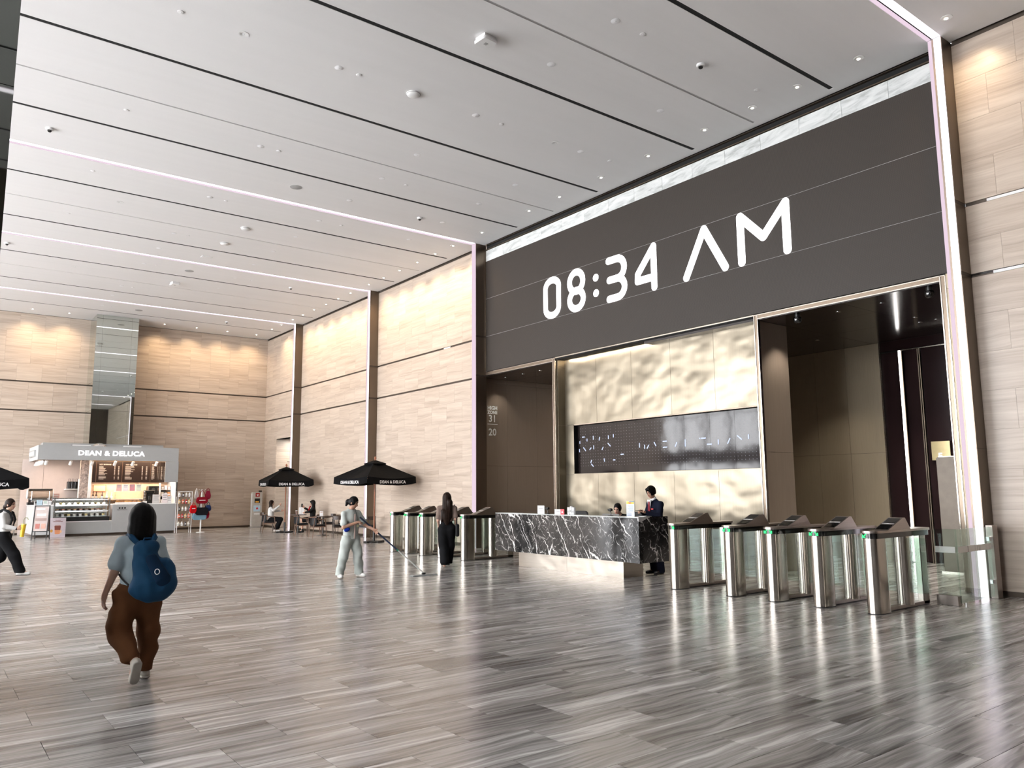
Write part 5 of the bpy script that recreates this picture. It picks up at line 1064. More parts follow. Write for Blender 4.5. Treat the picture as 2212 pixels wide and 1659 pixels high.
card('table_card', 'small food card standing on the middle cafe table', (12.5, 28.5, 0.74), 0.13, 0.18, 'paper', -0.35, 1, flat('food_ink', (0.45, 0.2, 0.1), 0.6))
card('table_card', 'small white card standing on the table nearest the cleaner', (12.95, 26.50, 0.74), 0.10, 0.17, 'paper', -0.35, 1)
t = thing('paper_bag', 'white paper bag with handles on the table of the seated women', 'bag', (12.78, 31.12, 0.74), -0.3); box('bag', (-0.10, -0.05, 0), (0.10, 0.05, 0.29), 'paper', t, 0.003); MB().tube([(-0.045, 0, 0.29), (-0.04, 0, 0.36), (0.04, 0, 0.36), (0.045, 0, 0.29)], 0.006, 6).build('handle', 'greyline', t); box('fold', (-0.004, -0.052, 0.02), (0.004, -0.05, 0.28), 'greyline', t)
t = thing('takeaway_cup', 'dark takeaway cup beside the white paper bag', 'cup', (12.58, 31.16, 0.74)); MB().lathe([(0.035, 0), (0.045, 0.15), (0.002, 0.15)], seg=14).build('cup', flat('cup_brown', (0.20, 0.12, 0.10), 0.4), t, True); MB().lathe([(0.048, 0.15), (0.048, 0.165), (0.03, 0.17), (0.002, 0.17)], seg=14).build('lid', 'white', t, True); MB().cyl((0, 0, 0.165), (0.02, 0, 0.24), 0.005, None, 6).build('straw', 'black', t)
# ------------------------------------------------------------------ people: smooth solids blended on a grid, one surface per body or garment
class Solid:
    def __init__(s): s.ops = []; s.lo = []; s.hi = []
    def cone(s, a, b, ra, rb, k=0.03, flat=None, mode='add'):
        a = np.array(a, float); b = np.array(b, float); r = max(ra, rb)*1.02
        e = r/(flat[1] if flat and flat[1] > 1 else 1.0)*(flat[1] if flat and flat[1] > 1 else 1.0)
        s.ops.append((mode, 'cone', (a, b, ra, rb, flat), k, np.minimum(a, b)-e, np.maximum(a, b)+e)); return s
    def path(s, pts, rs, k=0.03, flat=None):
        for i in range(len(pts)-1): s.cone(pts[i], pts[i+1], rs[i], rs[i+1], k, flat)
        return s
    def ell(s, c, r, R=None, k=0.03, mode='add'):
        c = np.array(c, float); r = np.array(r, float); R = np.eye(3) if R is None else np.array(R, float); m = r.max()
        s.ops.append((mode, 'ell', (c, r, R), k, c-m, c+m)); return s
    def bx(s, c, h, R=None, rad=0.02, k=0.02, mode='add'):
        c = np.array(c, float); h = np.array(h, float); R = np.eye(3) if R is None else np.array(R, float); m = np.linalg.norm(h)
        s.ops.append((mode, 'box', (c, h, R, rad), k, c-m, c+m)); return s
    def cut(s, p, n, k=0.0): s.ops.append(('cut', 'plane', (np.array(p, float), np.array(n, float)/np.linalg.norm(n)), k, None, None)); return s
    def wrinkle(s, amp, fx, fy, fz, ph=0.0): s.ops.append(('wr', 'w', (amp, fx, fy, fz, ph), 0, None, None)); return s
    def grid(s, res):
        ad = [o for o in s.ops if o[0] == 'add']
        lo = np.min([o[4] for o in ad], 0)-3*res; hi = np.max([o[5] for o in ad], 0)+3*res
        n = np.ceil((hi-lo)/res).astype(int)+1
        ax = [lo[i]+res*np.arange(n[i]) for i in range(3)]
        D = np.full(tuple(n), 0.4, np.float32)
        for mode, kind, prm, k, l, h in s.ops:
            if l is None: sl = [slice(0, n[i]) for i in range(3)]
            else:
                mg = k+3*res; i0 = np.clip(np.floor((l-mg-lo)/res).astype(int), 0, n-1); i1 = np.clip(np.ceil((h+mg-lo)/res).astype(int)+1, 1, n); sl = [slice(i0[i], max(i1[i], i0[i]+1)) for i in range(3)]
            X = ax[0][sl[0]][:, None, None].astype(np.float32); Y = ax[1][sl[1]][None, :, None].astype(np.float32); Z = ax[2][sl[2]][None, None, :].astype(np.float32)
            if kind == 'w':
                amp, fx, fy, fz, ph = prm
                D += (amp*np.sin(fx*X+1.7*np.sin(fz*0.35*Z+ph))*np.sin(fz*Z+2.1*np.sin(fx*0.4*X+ph)+0.8*np.sin(fy*Y))).astype(np.float32); continue
            if kind == 'cone':
                a, b, ra, rb, fl_ = prm; ab = b-a; L2 = float(ab@ab)+1e-12
                dx, dy, dz = X-a[0], Y-a[1], Z-a[2]
                t = np.clip((dx*ab[0]+dy*ab[1]+dz*ab[2])/L2, 0, 1)
                vx, vy, vz = dx-t*ab[0], dy-t*ab[1], dz-t*ab[2]
                q = vx*vx+vy*vy+vz*vz
                if fl_:
                    u = np.array(fl_[0], float); u /= np.linalg.norm(u); w = vx*u[0]+vy*u[1]+vz*u[2]; q = q-w*w+(w/fl_[1])**2
                d = np.sqrt(np.maximum(q, 0))-(ra+(rb-ra)*t)
                if fl_ and fl_[1] < 1: d = d*(0.5+0.5*fl_[1])
            elif kind == 'ell':
                c, r, R = prm; p = [X-c[0], Y-c[1], Z-c[2]]
                q = [(p[0]*R[0][i]+p[1]*R[1][i]+p[2]*R[2][i])/r[i] for i in range(3)]
                k0 = np.sqrt(q[0]**2+q[1]**2+q[2]**2); k1 = np.sqrt((q[0]/r[0])**2+(q[1]/r[1])**2+(q[2]/r[2])**2)+1e-9
                d = k0*(k0-1)/k1
            elif kind == 'box':
                c, hh, R, rad = prm; p = [X-c[0], Y-c[1], Z-c[2]]
                q = [np.abs(p[0]*R[0][i]+p[1]*R[1][i]+p[2]*R[2][i])-hh[i]+rad for i in range(3)]
                d = np.sqrt(np.maximum(q[0], 0)**2+np.maximum(q[1], 0)**2+np.maximum(q[2], 0)**2)+np.minimum(np.maximum(np.maximum(q[0], q[1]), q[2]), 0)-rad
            else:
                c, nn = prm; d = (X-c[0])*nn[0]+(Y-c[1])*nn[1]+(Z-c[2])*nn[2]
            V = D[tuple(sl)]
            if mode == 'add':
                if k > 0:
                    hq = np.clip(0.5+0.5*(V-d)/k, 0, 1); V2 = V+(d-V)*hq-k*hq*(1-hq)
                else: V2 = np.minimum(V, d)
            elif mode == 'cut':
                V2 = np.maximum(V, d)
            else:
                hq = np.clip(0.5-0.5*(V+d)/max(k, 1e-6), 0, 1); V2 = V+(-d-V)*hq+k*hq*(1-hq)
            D[tuple(sl)] = V2
        return D, lo, n
    def build(s, name, mat, parent, res=0.01):
        D, lo, n = s.grid(res); sg = D < 0
        c = [slice(0, -1), slice(1, None)]
        cnt = sum(sg[c[i], c[j], c[k]].astype(np.int8) for i in (0, 1) for j in (0, 1) for k in (0, 1))
        act = (cnt > 0) & (cnt < 8); idx = np.argwhere(act)
        if len(idx) == 0: return None
        ids = np.full(act.shape, -1, np.int64); ids[act] = np.arange(len(idx))
        val = {}
        for i in (0, 1):
            for j in (0, 1):
                for k in (0, 1): val[(i, j, k)] = D[idx[:, 0]+i, idx[:, 1]+j, idx[:, 2]+k]
        acc = np.zeros((len(idx), 3)); wt = np.zeros(len(idx))
        for a in val:
            for axis in range(3):
                if a[axis]: continue
                b = tuple(1 if q == axis else a[q] for q in range(3)); va, vb = val[a], val[b]; m = (va < 0) != (vb < 0)
                t = np.where(m, va/np.where(np.abs(va-vb) < 1e-9, 1e-9, va-vb), 0); p = np.zeros((len(idx), 3)); p[:] = a; p[:, axis] += t
                acc += p*m[:, None]; wt += m
        V = lo+(idx+acc/np.maximum(wt, 1)[:, None])*res
        F = []
        for axis in range(3):
            u, w = [(1, 2), (2, 0), (0, 1)][axis]
            s0 = [slice(1, -1)]*3; s0[axis] = slice(0, -1); s1 = list(s0); s1[axis] = slice(1, None)
            A = sg[tuple(s0)]; B = sg[tuple(s1)]
            for flip in (False, True):
                e = np.argwhere((A & ~B) if not flip else (~A & B))
                if len(e) == 0: continue
                e = e.copy()
                for q in range(3):
                    if q != axis: e[:, q] += 1
                def cell(du, dw):
                    x = e.copy(); x[:, u] -= du; x[:, w] -= dw; return ids[x[:, 0], x[:, 1], x[:, 2]]
                q4 = np.stack([cell(1, 1), cell(0, 1), cell(0, 0), cell(1, 0)], 1)
                F.append(q4[:, ::-1] if flip else q4)
        F = np.concatenate(F); F = F[(F >= 0).all(1)]
        me = bpy.data.meshes.new(name); me.vertices.add(len(V)); me.vertices.foreach_set('co', V.ravel().astype(np.float32))
        me.loops.add(len(F)*4); me.loops.foreach_set('vertex_index', F.ravel().astype(np.int32)); me.polygons.add(len(F)); me.polygons.foreach_set('loop_start', (np.arange(len(F))*4).astype(np.int32)); me.polygons.foreach_set('loop_total', np.full(len(F), 4, np.int32))
        me.polygons.foreach_set('use_smooth', np.ones(len(F), bool)); me.update(calc_edges=True); me.validate()
        return link(name, me, mat, parent)

def skin_mat(name, col):
    t = NT(name); co = t.n('ShaderNodeTexCoord').outputs['Object']
    t.put(t.p.inputs['Base Color'], t.ramp(t.noise(co, 9, 3), [(0.3, tuple(c*0.92 for c in col)), (0.7, tuple(min(1, c*1.06) for c in col))])); t.p.inputs['Roughness'].default_value = 0.5; t.p.inputs['Subsurface Weight'].default_value = 0.08; return t.m
SKIN = skin_mat('skin_light', (0.50, 0.30, 0.215)); SKIN2 = skin_mat('skin_tan', (0.42, 0.235, 0.16))
HAIR = flat('hair_black', (0.004, 0.0035, 0.0035), 0.5, var=0.4, scale=40, spec=0.12); HAIRB = flat('hair_brown', (0.016, 0.008, 0.005), 0.5, var=0.4, scale=40, spec=0.14); LIP = flat('lips', (0.36, 0.09, 0.08), 0.45); EYE = flat('eye_dark', (0.012, 0.008, 0.006), 0.2)
def v3(*a): return np.array(a, float)
def rotm(yaw=0, pitch=0, roll=0):
    """columns: right, forward, up of a head turned left by yaw, nodding down by pitch, tilting by roll"""
    m = Matrix.Rotation(yaw, 3, 'Z') @ Matrix.Rotation(-pitch, 3, 'X') @ Matrix.Rotation(roll, 3, 'Y'); return np.array(m)
def standing(h):
    J = dict(pelvis=v3(0, 0, .53*h), waist=v3(0, 0, .62*h), chest=v3(0, 0, .725*h), neck=v3(0, -.01, .835*h), head=v3(0, .015, .925*h))
    for s, n in ((-1, 'L'), (1, 'R')):
        J['sh'+n] = v3(s*.104*h, 0, .785*h); J['el'+n] = v3(s*.135*h, -.01, .625*h); J['wr'+n] = v3(s*.14*h, .04, .475*h); J['hip'+n] = v3(s*.055*h, 0, .50*h); J['kn'+n] = v3(s*.06*h, .015, .275*h); J['an'+n] = v3(s*.06*h, -.01, .05*h); J['to'+n] = v3(s*.07*h, .13, .018*h)
    return J
def nrm(v): return v/(np.linalg.norm(v)+1e-9)
def add_hand(S_, wr, d, palm, side, curl, sc=1.0):
    """palm and five fingers; d: finger direction, palm: palm normal, side: direction of the thumb"""
    d = nrm(d); palm = nrm(palm-d*(palm@d)); t = nrm(np.cross(palm, d)); t = t if t@side > 0 else -t
    c = wr+d*0.045*sc; S_.cone(wr, wr+d*0.03*sc, .022*sc, .026*sc, .015); S_.ell(c, (.036*sc, .045*sc, .015*sc), np.stack([t, d, palm], 1), .012)
    for i, ln in enumerate((.068, .078, .072, .056)):
        b = wr+d*0.082*sc+t*(0.027-0.0175*i)*sc; q = curl*(0.9+0.1*i); l = ln*sc
        d1 = nrm(d*math.cos(q*0.6)+palm*math.sin(q*0.6)); d2 = nrm(d*math.cos(q*1.3)+palm*math.sin(q*1.3)); m_ = b+d1*l*0.55; e = m_+d2*l*0.5
        S_.cone(b-d*0.015*sc, m_, .0088*sc, .0082*sc, .006).cone(m_, e, .0082*sc, .0068*sc, .004)
    b = wr+d*0.03*sc+t*0.028*sc; m_ = b+nrm(d*0.6+t*0.8+palm*0.3)*0.035*sc; e = m_+nrm(d+palm*(0.3+curl*0.5)+t*0.1)*0.032*sc; S_.cone(b, m_, .0115*sc, .010*sc, .012).cone(m_, e, .0098*sc, .008*sc, .004)
def head_solid(S_, c, R, sc=1.0):
    r, f, u = R[:, 0], R[:, 1], R[:, 2]
    S_.ell(c+u*0.012*sc, v3(.070, .088, .098)*sc, R, .02).ell(c-u*0.048*sc+f*0.022*sc, v3(.052, .060, .062)*sc, R, .03).ell(c-u*0.088*sc+f*0.050*sc, v3(.024, .022, .020)*sc, R, .022)
    S_.cone(c-u*0.005*sc+f*0.086*sc, c-u*0.038*sc+f*0.100*sc, .008*sc, .0125*sc, .012)
    for s in (-1, 1): S_.ell(c+r*s*0.072*sc-f*0.008*sc-u*0.012*sc, v3(.010, .018, .030)*sc, R, .006).ell(c+r*s*0.030*sc+f*0.083*sc+u*0.004*sc, v3(.020, .016, .014)*sc, R, .012, 'sub').cone(c+r*s*0.012*sc+f*0.088*sc+u*0.022*sc, c+r*s*0.046*sc+f*0.072*sc+u*0.022*sc, .007*sc, .006*sc, .012)
def face_bits(t, c, R, sc=1.0):
    r, f, u = R[:, 0], R[:, 1], R[:, 2]
    for s in (-1, 1):
        e = Solid().ell(c+r*s*0.031*sc+f*0.0745*sc+u*0.003*sc, v3(.015, .009, .0075)*sc, R, 0); e.build('eye', EYE, t, .0035)
        b = Solid().cone(c+r*s*0.014*sc+f*0.0905*sc+u*0.025*sc, c+r*s*0.050*sc+f*0.0745*sc+u*0.026*sc, .0045*sc, .003*sc, 0); b.build('eyebrow', HAIR, t, .0035)
    m_ = Solid().ell(c-u*0.062*sc+f*0.081*sc, v3(.022, .012, .0075)*sc, R, 0).cone(c-u*0.063*sc+f*0.081*sc-r*.02*sc, c-u*0.063*sc+f*0.081*sc+r*.02*sc, .003, .003, .004); m_.build('mouth', LIP, t, .0035)
def person(label, loc, rz, J, skin=None, hr=(0, 0, 0), hands=None, res=0.010, legs=True, face=True, torso=1.0, fwd=(0, 1, 0), hs=1.0, feet=True):
    t = thing('person', label, 'person', loc, rz); skin = skin or SKIN
    R = rotm(*hr); B = Solid(); fl_ = (fwd, 0.68)
    B.cone(J['pelvis'], J['waist'], .135*torso, .108*torso, .05, fl_).cone(J['waist'], J['chest'], .108*torso, .135*torso, .05, fl_).cone(J['chest'], J['neck']-v3(0, 0, .04), .125*torso, .06*torso, .05, fl_)
    for n in 'LR': B.cone(J['neck']-v3(0, 0, .025), J['sh'+n], .045, .044, .04)
    B.cone(J['shL'], J['shR'], .040, .040, .04).cone(J['neck']-v3(0, 0, .03), J['head']-R[:, 2]*.05, .050, .047, .03)
    head_solid(B, J['head'], R, hs)
    for n, s in (('L', -1), ('R', 1)):
        B.cone(J['sh'+n], J['el'+n], .046, .037, .03).cone(J['el'+n], J['wr'+n], .038, .025, .02)
        hd_ = (hands or {}).get(n)
        if hd_ is None:
            d = nrm(J['wr'+n]-J['el'+n]); hd_ = (d, v3(-s, 0.2, 0), v3(0, 1, 0), 0.5)
        add_hand(B, J['wr'+n], *[np.array(q, float) if not np.isscalar(q) else q for q in hd_])
        if legs:
            B.cone(J['hip'+n], J['kn'+n], .080, .054, .04).cone(J['kn'+n], J['an'+n], .052, .034, .03).ell(J['kn'+n]*.62+J['an'+n]*.38-v3(0, .018, 0), (.042, .045, .10), None, .03)
            if feet: B.cone(J['an'+n], J['to'+n], .034, .026, .02)
    B.build('body', skin, t, res)
    if face: face_bits(t, J['head'], R, hs)
    return t, R
def shirt(t, J, mat, hem, sleeve='short', fwd=(0, 1, 0), torso=1.0, loose=.018, res=.010, neck=.085, wr_=0.005, name='shirt', low=None):
    G = Solid(); fl_ = (fwd, 0.72); lo = low if low is not None else J['pelvis']
    G.cone(lo, J['waist'], .140*torso+loose, .118*torso+loose, .05, fl_).cone(J['waist'], J['chest'], .118*torso+loose, .140*torso+loose*.8, .05, fl_).cone(J['chest'], J['neck']-v3(0, 0, .045), .128*torso+loose*.7, .070*torso+.004, .05, fl_)
    for n in 'LR': G.cone(J['neck']-v3(0, 0, .03), J['sh'+n], .052, .050, .04)
    G.cone(J['shL'], J['shR'], .048, .048, .04)
    for n in 'LR':
        if sleeve == 'short': e = J['sh'+n]*.28+J['el'+n]*.72; G.cone(J['sh'+n], e, .052, .060+loose*.4, .03)
        else: G.cone(J['sh'+n], J['el'+n], .054, .052, .03).cone(J['el'+n], J['wr'+n]*.93+J['el'+n]*.07, .052, .038, .02)
    G.wrinkle(wr_, 22, 14, 17, .6)
    G.cut(J[hem] if isinstance(hem, str) else v3(0, 0, hem), (0, 0, -1)); G.ell(J['neck']+v3(0, .02, .035), (.062, .070, .05), None, .01, 'sub')
    return G.build(name, mat, t, res)
def trousers(t, J, mat, top, rad=(.105, .085, .075), hemz=None, res=.010, wr_=.006, fwd=(0, 1, 0), name='trousers', cutlegs=True):
    G = Solid(); fl_ = (fwd, 0.74)
    G.cone(J['pelvis']-v3(0, 0, .05), J['waist']-v3(0, 0, .02), .150, .126, .04, fl_)
    for n in 'LR':
        a = J['an'+n]; k_ = J['kn'+n]; d = nrm(a-k_)
        G.cone(J['hip'+n], k_, rad[0], rad[1], .04).cone(k_, a+d*.005, rad[1], rad[2], .03)
    if wr_: G.wrinkle(wr_, 19, 11, 21, 1.1)
    G.cut(v3(0, 0, top), (0, 0, 1))
    if hemz is not None: G.cut(v3(0, 0, hemz), (0, 0, -1))
    return G.build(name, mat, t, res)
def shoe(t, J, n, mat, sole=None, res=.008, up=None):
    a, b = J['an'+n], J['to'+n]; d = nrm(b-a); u = v3(0, 0, 1) if up is None else nrm(np.array(up, float)); f = nrm(d-u*(d@u)); r = np.cross(f, u)
    heel = a-u*.045-f*.035; tip = heel+f*.215; G = Solid()
    G.cone(heel+u*.012, tip-f*.03+u*.004, .036, .034, .02, None).cone(a, heel+u*.02+f*.04, .040, .040, .03).ell(tip-f*.045+u*.004, (.042, .062, .032), np.stack([r, f, u], 1), .02)
    G.cut(heel-u*.022, -u); o = G.build('shoe', mat, t, res)
    if sole is not None:
        Q = Solid().cone(heel-u*.018, tip-f*.04-u*.018, .040, .042, .0); Q.cut(heel-u*.030, -u).cut(heel-u*.012, u); Q.build('sole', sole, o, res)
    return o
def hair_cap(c, R, sc=1.0, th=.014, face_w=.060, fringe=.045):
    r, f, u = R[:, 0], R[:, 1], R[:, 2]; G = Solid()
    G.ell(c+u*0.016*sc-f*.006*sc, v3(.074+th*.7, .090+th, .100+th)*sc, R, .02)
    return G
def carve_face(G, c, R, sc=1.0, w=.062, up_=.0):
    r, f, u = R[:, 0], R[:, 1], R[:, 2]
    G.ell(c+f*.105*sc-u*(.030-up_)*sc, v3(w, .075, .085)*sc, R, .012, 'sub'); return G
CL = lambda n, c, **k: fabric(n, c, **k)
WS = flat('white_shoe', (0.72, 0.71, 0.68), 0.55); BS = flat('black_shoe', (0.010, 0.010, 0.010), 0.3); SOLE = flat('shoe_sole', (0.45, 0.42, 0.37), 0.7)

# --- woman with the navy backpack, walking away
J = standing(1.57); J['head'] = v3(0, .03, 1.455); J['neck'] = v3(0, .0, 1.305)
J.update(shL=v3(-.158, 0, 1.235), shR=v3(.158, 0, 1.235), elL=v3(-.215, -.01, .985), wrL=v3(-.265, .06, .79), elR=v3(.22, .04, 1.0), wrR=v3(.19, .20, .86))
J.update(hipL=v3(-.10, 0, .78), hipR=v3(.09, 0, .78), knL=v3(-.11, .05, .45), anL=v3(-.045, -.20, .205), toL=v3(-.04, -.10, .05), knR=v3(.13, .08, .43), anR=v3(.12, .10, .085), toR=v3(.12, .25, .03))
t, R_ = person('woman with a navy backpack walking away in brown wide trousers', (1.70, 7.9, 0), 0.05, J, SKIN, (0.30, 0.06, 0), {'L': ((-.05, .25, -1), (1, .2, 0), (.2, 1, 0), .55)}, .0075)
BLUE = CL('pale_blue_cotton', (0.44, 0.535, 0.58)); shirt(t, J, BLUE, .86, 'short', res=.0075, loose=.028, wr_=.006)
BROWN = CL('brown_twill', (0.115, 0.050, 0.022))
G = Solid(); G.cone(J['pelvis']-v3(0, 0, .04), J['waist']-v3(0, 0, .03), .160, .128, .04, ((0, 1, 0), .78))
G.cone(J['hipL'], J['knL']+v3(-.02, 0, 0), .116, .104, .04).cone(J['knL']+v3(-.02, 0, 0), v3(-.075, -.12, .26), .108, .082, .05).cone(J['hipR'], J['knR'], .115, .096, .04).cone(J['knR'], J['anR']+v3(.0, -.01, .02), .098, .072, .04)
G.wrinkle(.012, 17, 9, 22, .4).wrinkle(.006, 30, 20, 34, 2.0).cut(v3(0, 0, .93), (0, 0, 1)).cut(v3(0, 0, .075), (0, 0, -1)).cut(v3(-.09, -.16, .20), (-.25, -.55, -.8)); G.build('trousers', BROWN, t, .0075)
CREAM = flat('cream_shoe', (0.52, 0.48, 0.41), 0.6)
shoe(t, J, 'R', CREAM, SOLE, .008); shoe(t, J, 'L', CREAM, SOLE, .008, up=(0, .86, .5))
c = J['head']; G = hair_cap(c, R_, 1.0, .034); u, f, r = R_[:, 2], R_[:, 1], R_[:, 0]
G.cone(c-f*.025, c-u*.15-f*.02, .122, .124, .03, (f, .82)).cone(c-u*.10-r*.06, c-u*.21-r*.08-f*.01, .06, .035, .03).cone(c-u*.10+r*.06, c-u*.22+r*.07-f*.01, .06, .035, .03); carve_face(G, c, R_, 1.0, .072); G.wrinkle(.002, 110, 60, 8, .3); G.build('hair', HAIR, t, .0075)
gl = MB()
for s in (-1, 1): gl.tube([tuple(c+r*s*.033+f*.098+r*.026*math.cos(a*PI/5)+u*(.006+.022*math.sin(a*PI/5))) for a in range(11)], .0018, 5); gl.tube([tuple(c+r*s*.060+f*.092+u*.008), tuple(c+r*s*.078+f*.0+u*.006)], .0018, 5)
gl.build('glasses', 'chrome', t)
bp = thing('backpack', 'navy blue backpack with a white ring badge worn by the walking woman', 'backpack', (1.70, 7.9, 0), 0.05)
NAVY = CL('navy_nylon', (0.012, 0.050, 0.105), rough=.6); G = Solid()
G.cone((.0, -.19, 1.14), (.05, -.25, .90), .105, .165, .07, ((0, 1, 0), .62)).ell((.06, -.25, .86), (.20, .125, .135), None, .05).cone((-.05, -.16, 1.21), (.06, -.17, 1.21), .05, .05, .05).ell((.15, -.24, .95), (.10, .10, .16), None, .05)
G.wrinkle(.010, 15, 9, 12, 1.9).wrinkle(.005, 38, 22, 30, .4); G.build('bag', NAVY, bp, .0075)
Solid().cone((.02, -.30, 1.10), (.10, -.36, .93), .05, .075, .02, ((0, 1, 0), .35)).wrinkle(.003, 40, 20, 30, .1).build('flap', CL('navy_flap', (0.006, 0.022, 0.05), rough=.6), bp, .0075)
for sx in (-1, 1):
    MB().tube([(sx*.05, -.15, 1.225), (sx*.095, -.09, 1.285), (sx*.10, .0, 1.315), (sx*.11, .085, 1.27), (sx*.125, .135, 1.14), (sx*.145, .11, 1.02)], [.022, .026, .026, .024, .018, .012], 8).build('strap', NAVY, bp, True)
    MB().tube([(sx*.145, .11, 1.02), (sx*.172, .03, .97), (sx*.165, -.09, .93), (sx*.13, -.17, .88)], .009, 6).build('webbing', 'black', bp, True)
MB().tube([(-.03, -.17, 1.245), (-.02, -.19, 1.285), (.03, -.19, 1.285), (.04, -.17, 1.245)], .010, 8).build('grab_loop', NAVY, bp, True)
MB().tube([(.045+.020*math.cos(a*PI/8), -.388+.004*math.sin(a*PI/8), 1.0+.023*math.sin(a*PI/8)) for a in range(17)], .0035, 6).build('ring_badge', 'paper', bp, True)

# --- cleaner with a long mop
J = standing(1.60)
J.update(head=v3(-.02, .05, 1.465), neck=v3(0, .0, 1.33), shL=v3(-.155, .02, 1.245), shR=v3(.155, -.01, 1.245), elR=v3(.215, .08, .985), wrR=v3(-.01, .205, 1.075), elL=v3(-.25, .12, 1.02), wrL=v3(-.33, .31, .93))
J.update(hipL=v3(-.085, 0, .80), hipR=v3(.085, 0, .80), knL=v3(-.14, .06, .43), anL=v3(-.17, .06, .085), toL=v3(-.20, .20, .03), knR=v3(.15, .0, .43), anR=v3(.215, -.03, .085), toR=v3(.26, .10, .03))
CLOC, CRZ = (6.97, 14.46, 0), facing(.12, -.98)
t, R_ = person('cleaner in pale grey green uniform pushing a mop', CLOC, CRZ, J, SKIN2, (0.62, .30, 0), {'R': ((-1, .15, .25), (0, -.35, -1), (0, 1, -.2), 1.5), 'L': ((-.5, .35, -.55), (.5, .6, -.2), (-.2, .6, .6), 1.3)}, .009)
SAGE = CL('sage_uniform', (0.42, 0.45, 0.42)); tp = shirt(t, J, SAGE, .745, 'short', res=.009, loose=.026, wr_=.005, name='tunic', low=v3(0, 0, .78)); trousers(t, J, SAGE, .82, (.112, .092, .088), .055, .009, .012)
box('placket', (-.012, .142, .76), (.012, .150, 1.24), flat('placket_pink', (0.62, 0.45, 0.40), .7), tp); box('name_badge', (-.10, .150, .98), (-.04, .156, 1.03), flat('badge', (0.55, 0.55, 0.35), .5), tp)
MB().tube([(-.05, .07, 1.34), (-.055, .135, 1.18), (-.06, .15, 1.03)], .005, 5).build('lanyard', 'black', tp)
Solid().ell((.16, .10, .93), (.05, .04, .04), None, .02).ell((.13, .12, .95), (.035, .03, .03), None, .02).build('blue_cloth', CL('blue_cloth', (0.01, 0.03, 0.28)), tp, .008)
for n in 'LR': shoe(t, J, n, WS, SOLE, .009)
c = J['head']; u, f, r = R_[:, 2], R_[:, 1], R_[:, 0]; G = hair_cap(c, R_, 1.0, .010); carve_face(G, c, R_, 1.0, .068, -.004); G.ell(c-f*.115-u*.015, (.042, .045, .05), R_, .03).cone(c-f*.12-u*.02, c-f*.13-u*.10, .038, .02, .03); G.wrinkle(.0015, 120, 60, 10, .2); G.build('hair', HAIR, t, .008)
mp = thing('mop', 'long flat floor mop with a dark blue grip and silver pole', 'mop', (8.26, 13.79, 0))
top_ = Vector((7.17-8.26, 14.33-13.79, 1.12)); fo = Vector((0, 0, .05)); U = (top_-fo)
MB().cyl(fo+U*.42, fo+U*1.05, .017, None, 12).build('grip', flat('mop_blue', (0.012, 0.022, 0.055), .4), mp, True); MB().cyl(fo, fo+U*.42, .014, None, 10).build('pole', flat('pole_silver', (0.62, 0.62, 0.60), 0.35, 0.3), mp, True)
for q in (.42, .80): MB().cyl(fo+U*q, fo+U*(q+.025), .020, None, 12).build('collar', flat('mop_green%d' % int(q*100), (0.02, 0.18, 0.10), .4), mp, True)
MB().box((-.04, -.02, .02), (.04, .02, .06)).build('joint', 'black', mp, bevel=.008); MB().box((-.27, -.06, .008), (.27, .06, .02)).build('head', 'greyline', mp, bevel=.004); MB().box((-.29, -.075, 0), (.29, .075, .010)).build('pad', flat('mop_pad', (0.30, 0.33, 0.32), .9), mp, bevel=.003)
for p in mp.children: p.rotation_euler = (0, 0, 0)

# --- woman with long dark hair walking to the gates
J = standing(1.64); J.update(elR=v3(.20, -.03, 1.05), wrR=v3(.215, .12, .90), elL=v3(-.19, .03, 1.02), wrL=v3(-.17, .18, .84), anR=v3(.04, .12, .10), knR=v3(.07, .09, .46), toR=v3(.045, .26, .035), anL=v3(-.05, -.20, .14), knL=v3(-.07, 0, .45), toL=v3(-.05, -.10, .03))
HL = (9.58, 15.0, 0); HZ_ = facing(.52, .85)
t, R_ = person('woman with long dark hair in a taupe top seen from behind', HL, HZ_, J, SKIN, (0, 0, 0), None, .010)
shirt(t, J, CL('taupe_knit', (0.21, 0.155, 0.13)), 1.0, 'short', res=.010, loose=.012, wr_=.004, name='top'); BT = CL('black_trousers', (0.010, 0.010, 0.011)); trousers(t, J, BT, 1.02, (.118, .110, .098), .06, .010, .006)
for n in 'LR': shoe(t, J, n, BS, BS, .010)
c = J['head']; G = hair_cap(c, R_, 1.0, .02); G.cone(c-v3(0, .04, 0), c-v3(.01, .10, .42), .100, .105, .04, ((0, 1, 0), .6)).cone(c-v3(.01, .10, .40), c-v3(.0, .12, .56), .105, .045, .04, ((0, 1, 0), .5)).cone(c-v3(.08, .09, .3), c-v3(.12, .11, .52), .06, .02, .03).cone(c-v3(-.06, .07, .1), c-v3(-.09, .09, .42), .07, .03, .03); carve_face(G, c, R_); G.wrinkle(.003, 90, 50, 6, .8); G.build('hair', HAIRB, t, .009)
hb = thing('handbag', 'black leather shoulder bag carried by the long haired woman', 'handbag', HL, HZ_); Solid().bx((.235, .02, .80), (.045, .14, .14), None, .035, .02).build('bag', LEA, hb, .010); MB().tube([(.215, -.07, .92), (.20, -.06, 1.18), (.165, -.02, 1.365), (.20, .06, 1.18), (.22, .09, .92)], .010, 6).build('strap', LEA, hb, True); box('clasp', (.278, -.01, .82), (.284, .02, .84), 'chrome', hb)

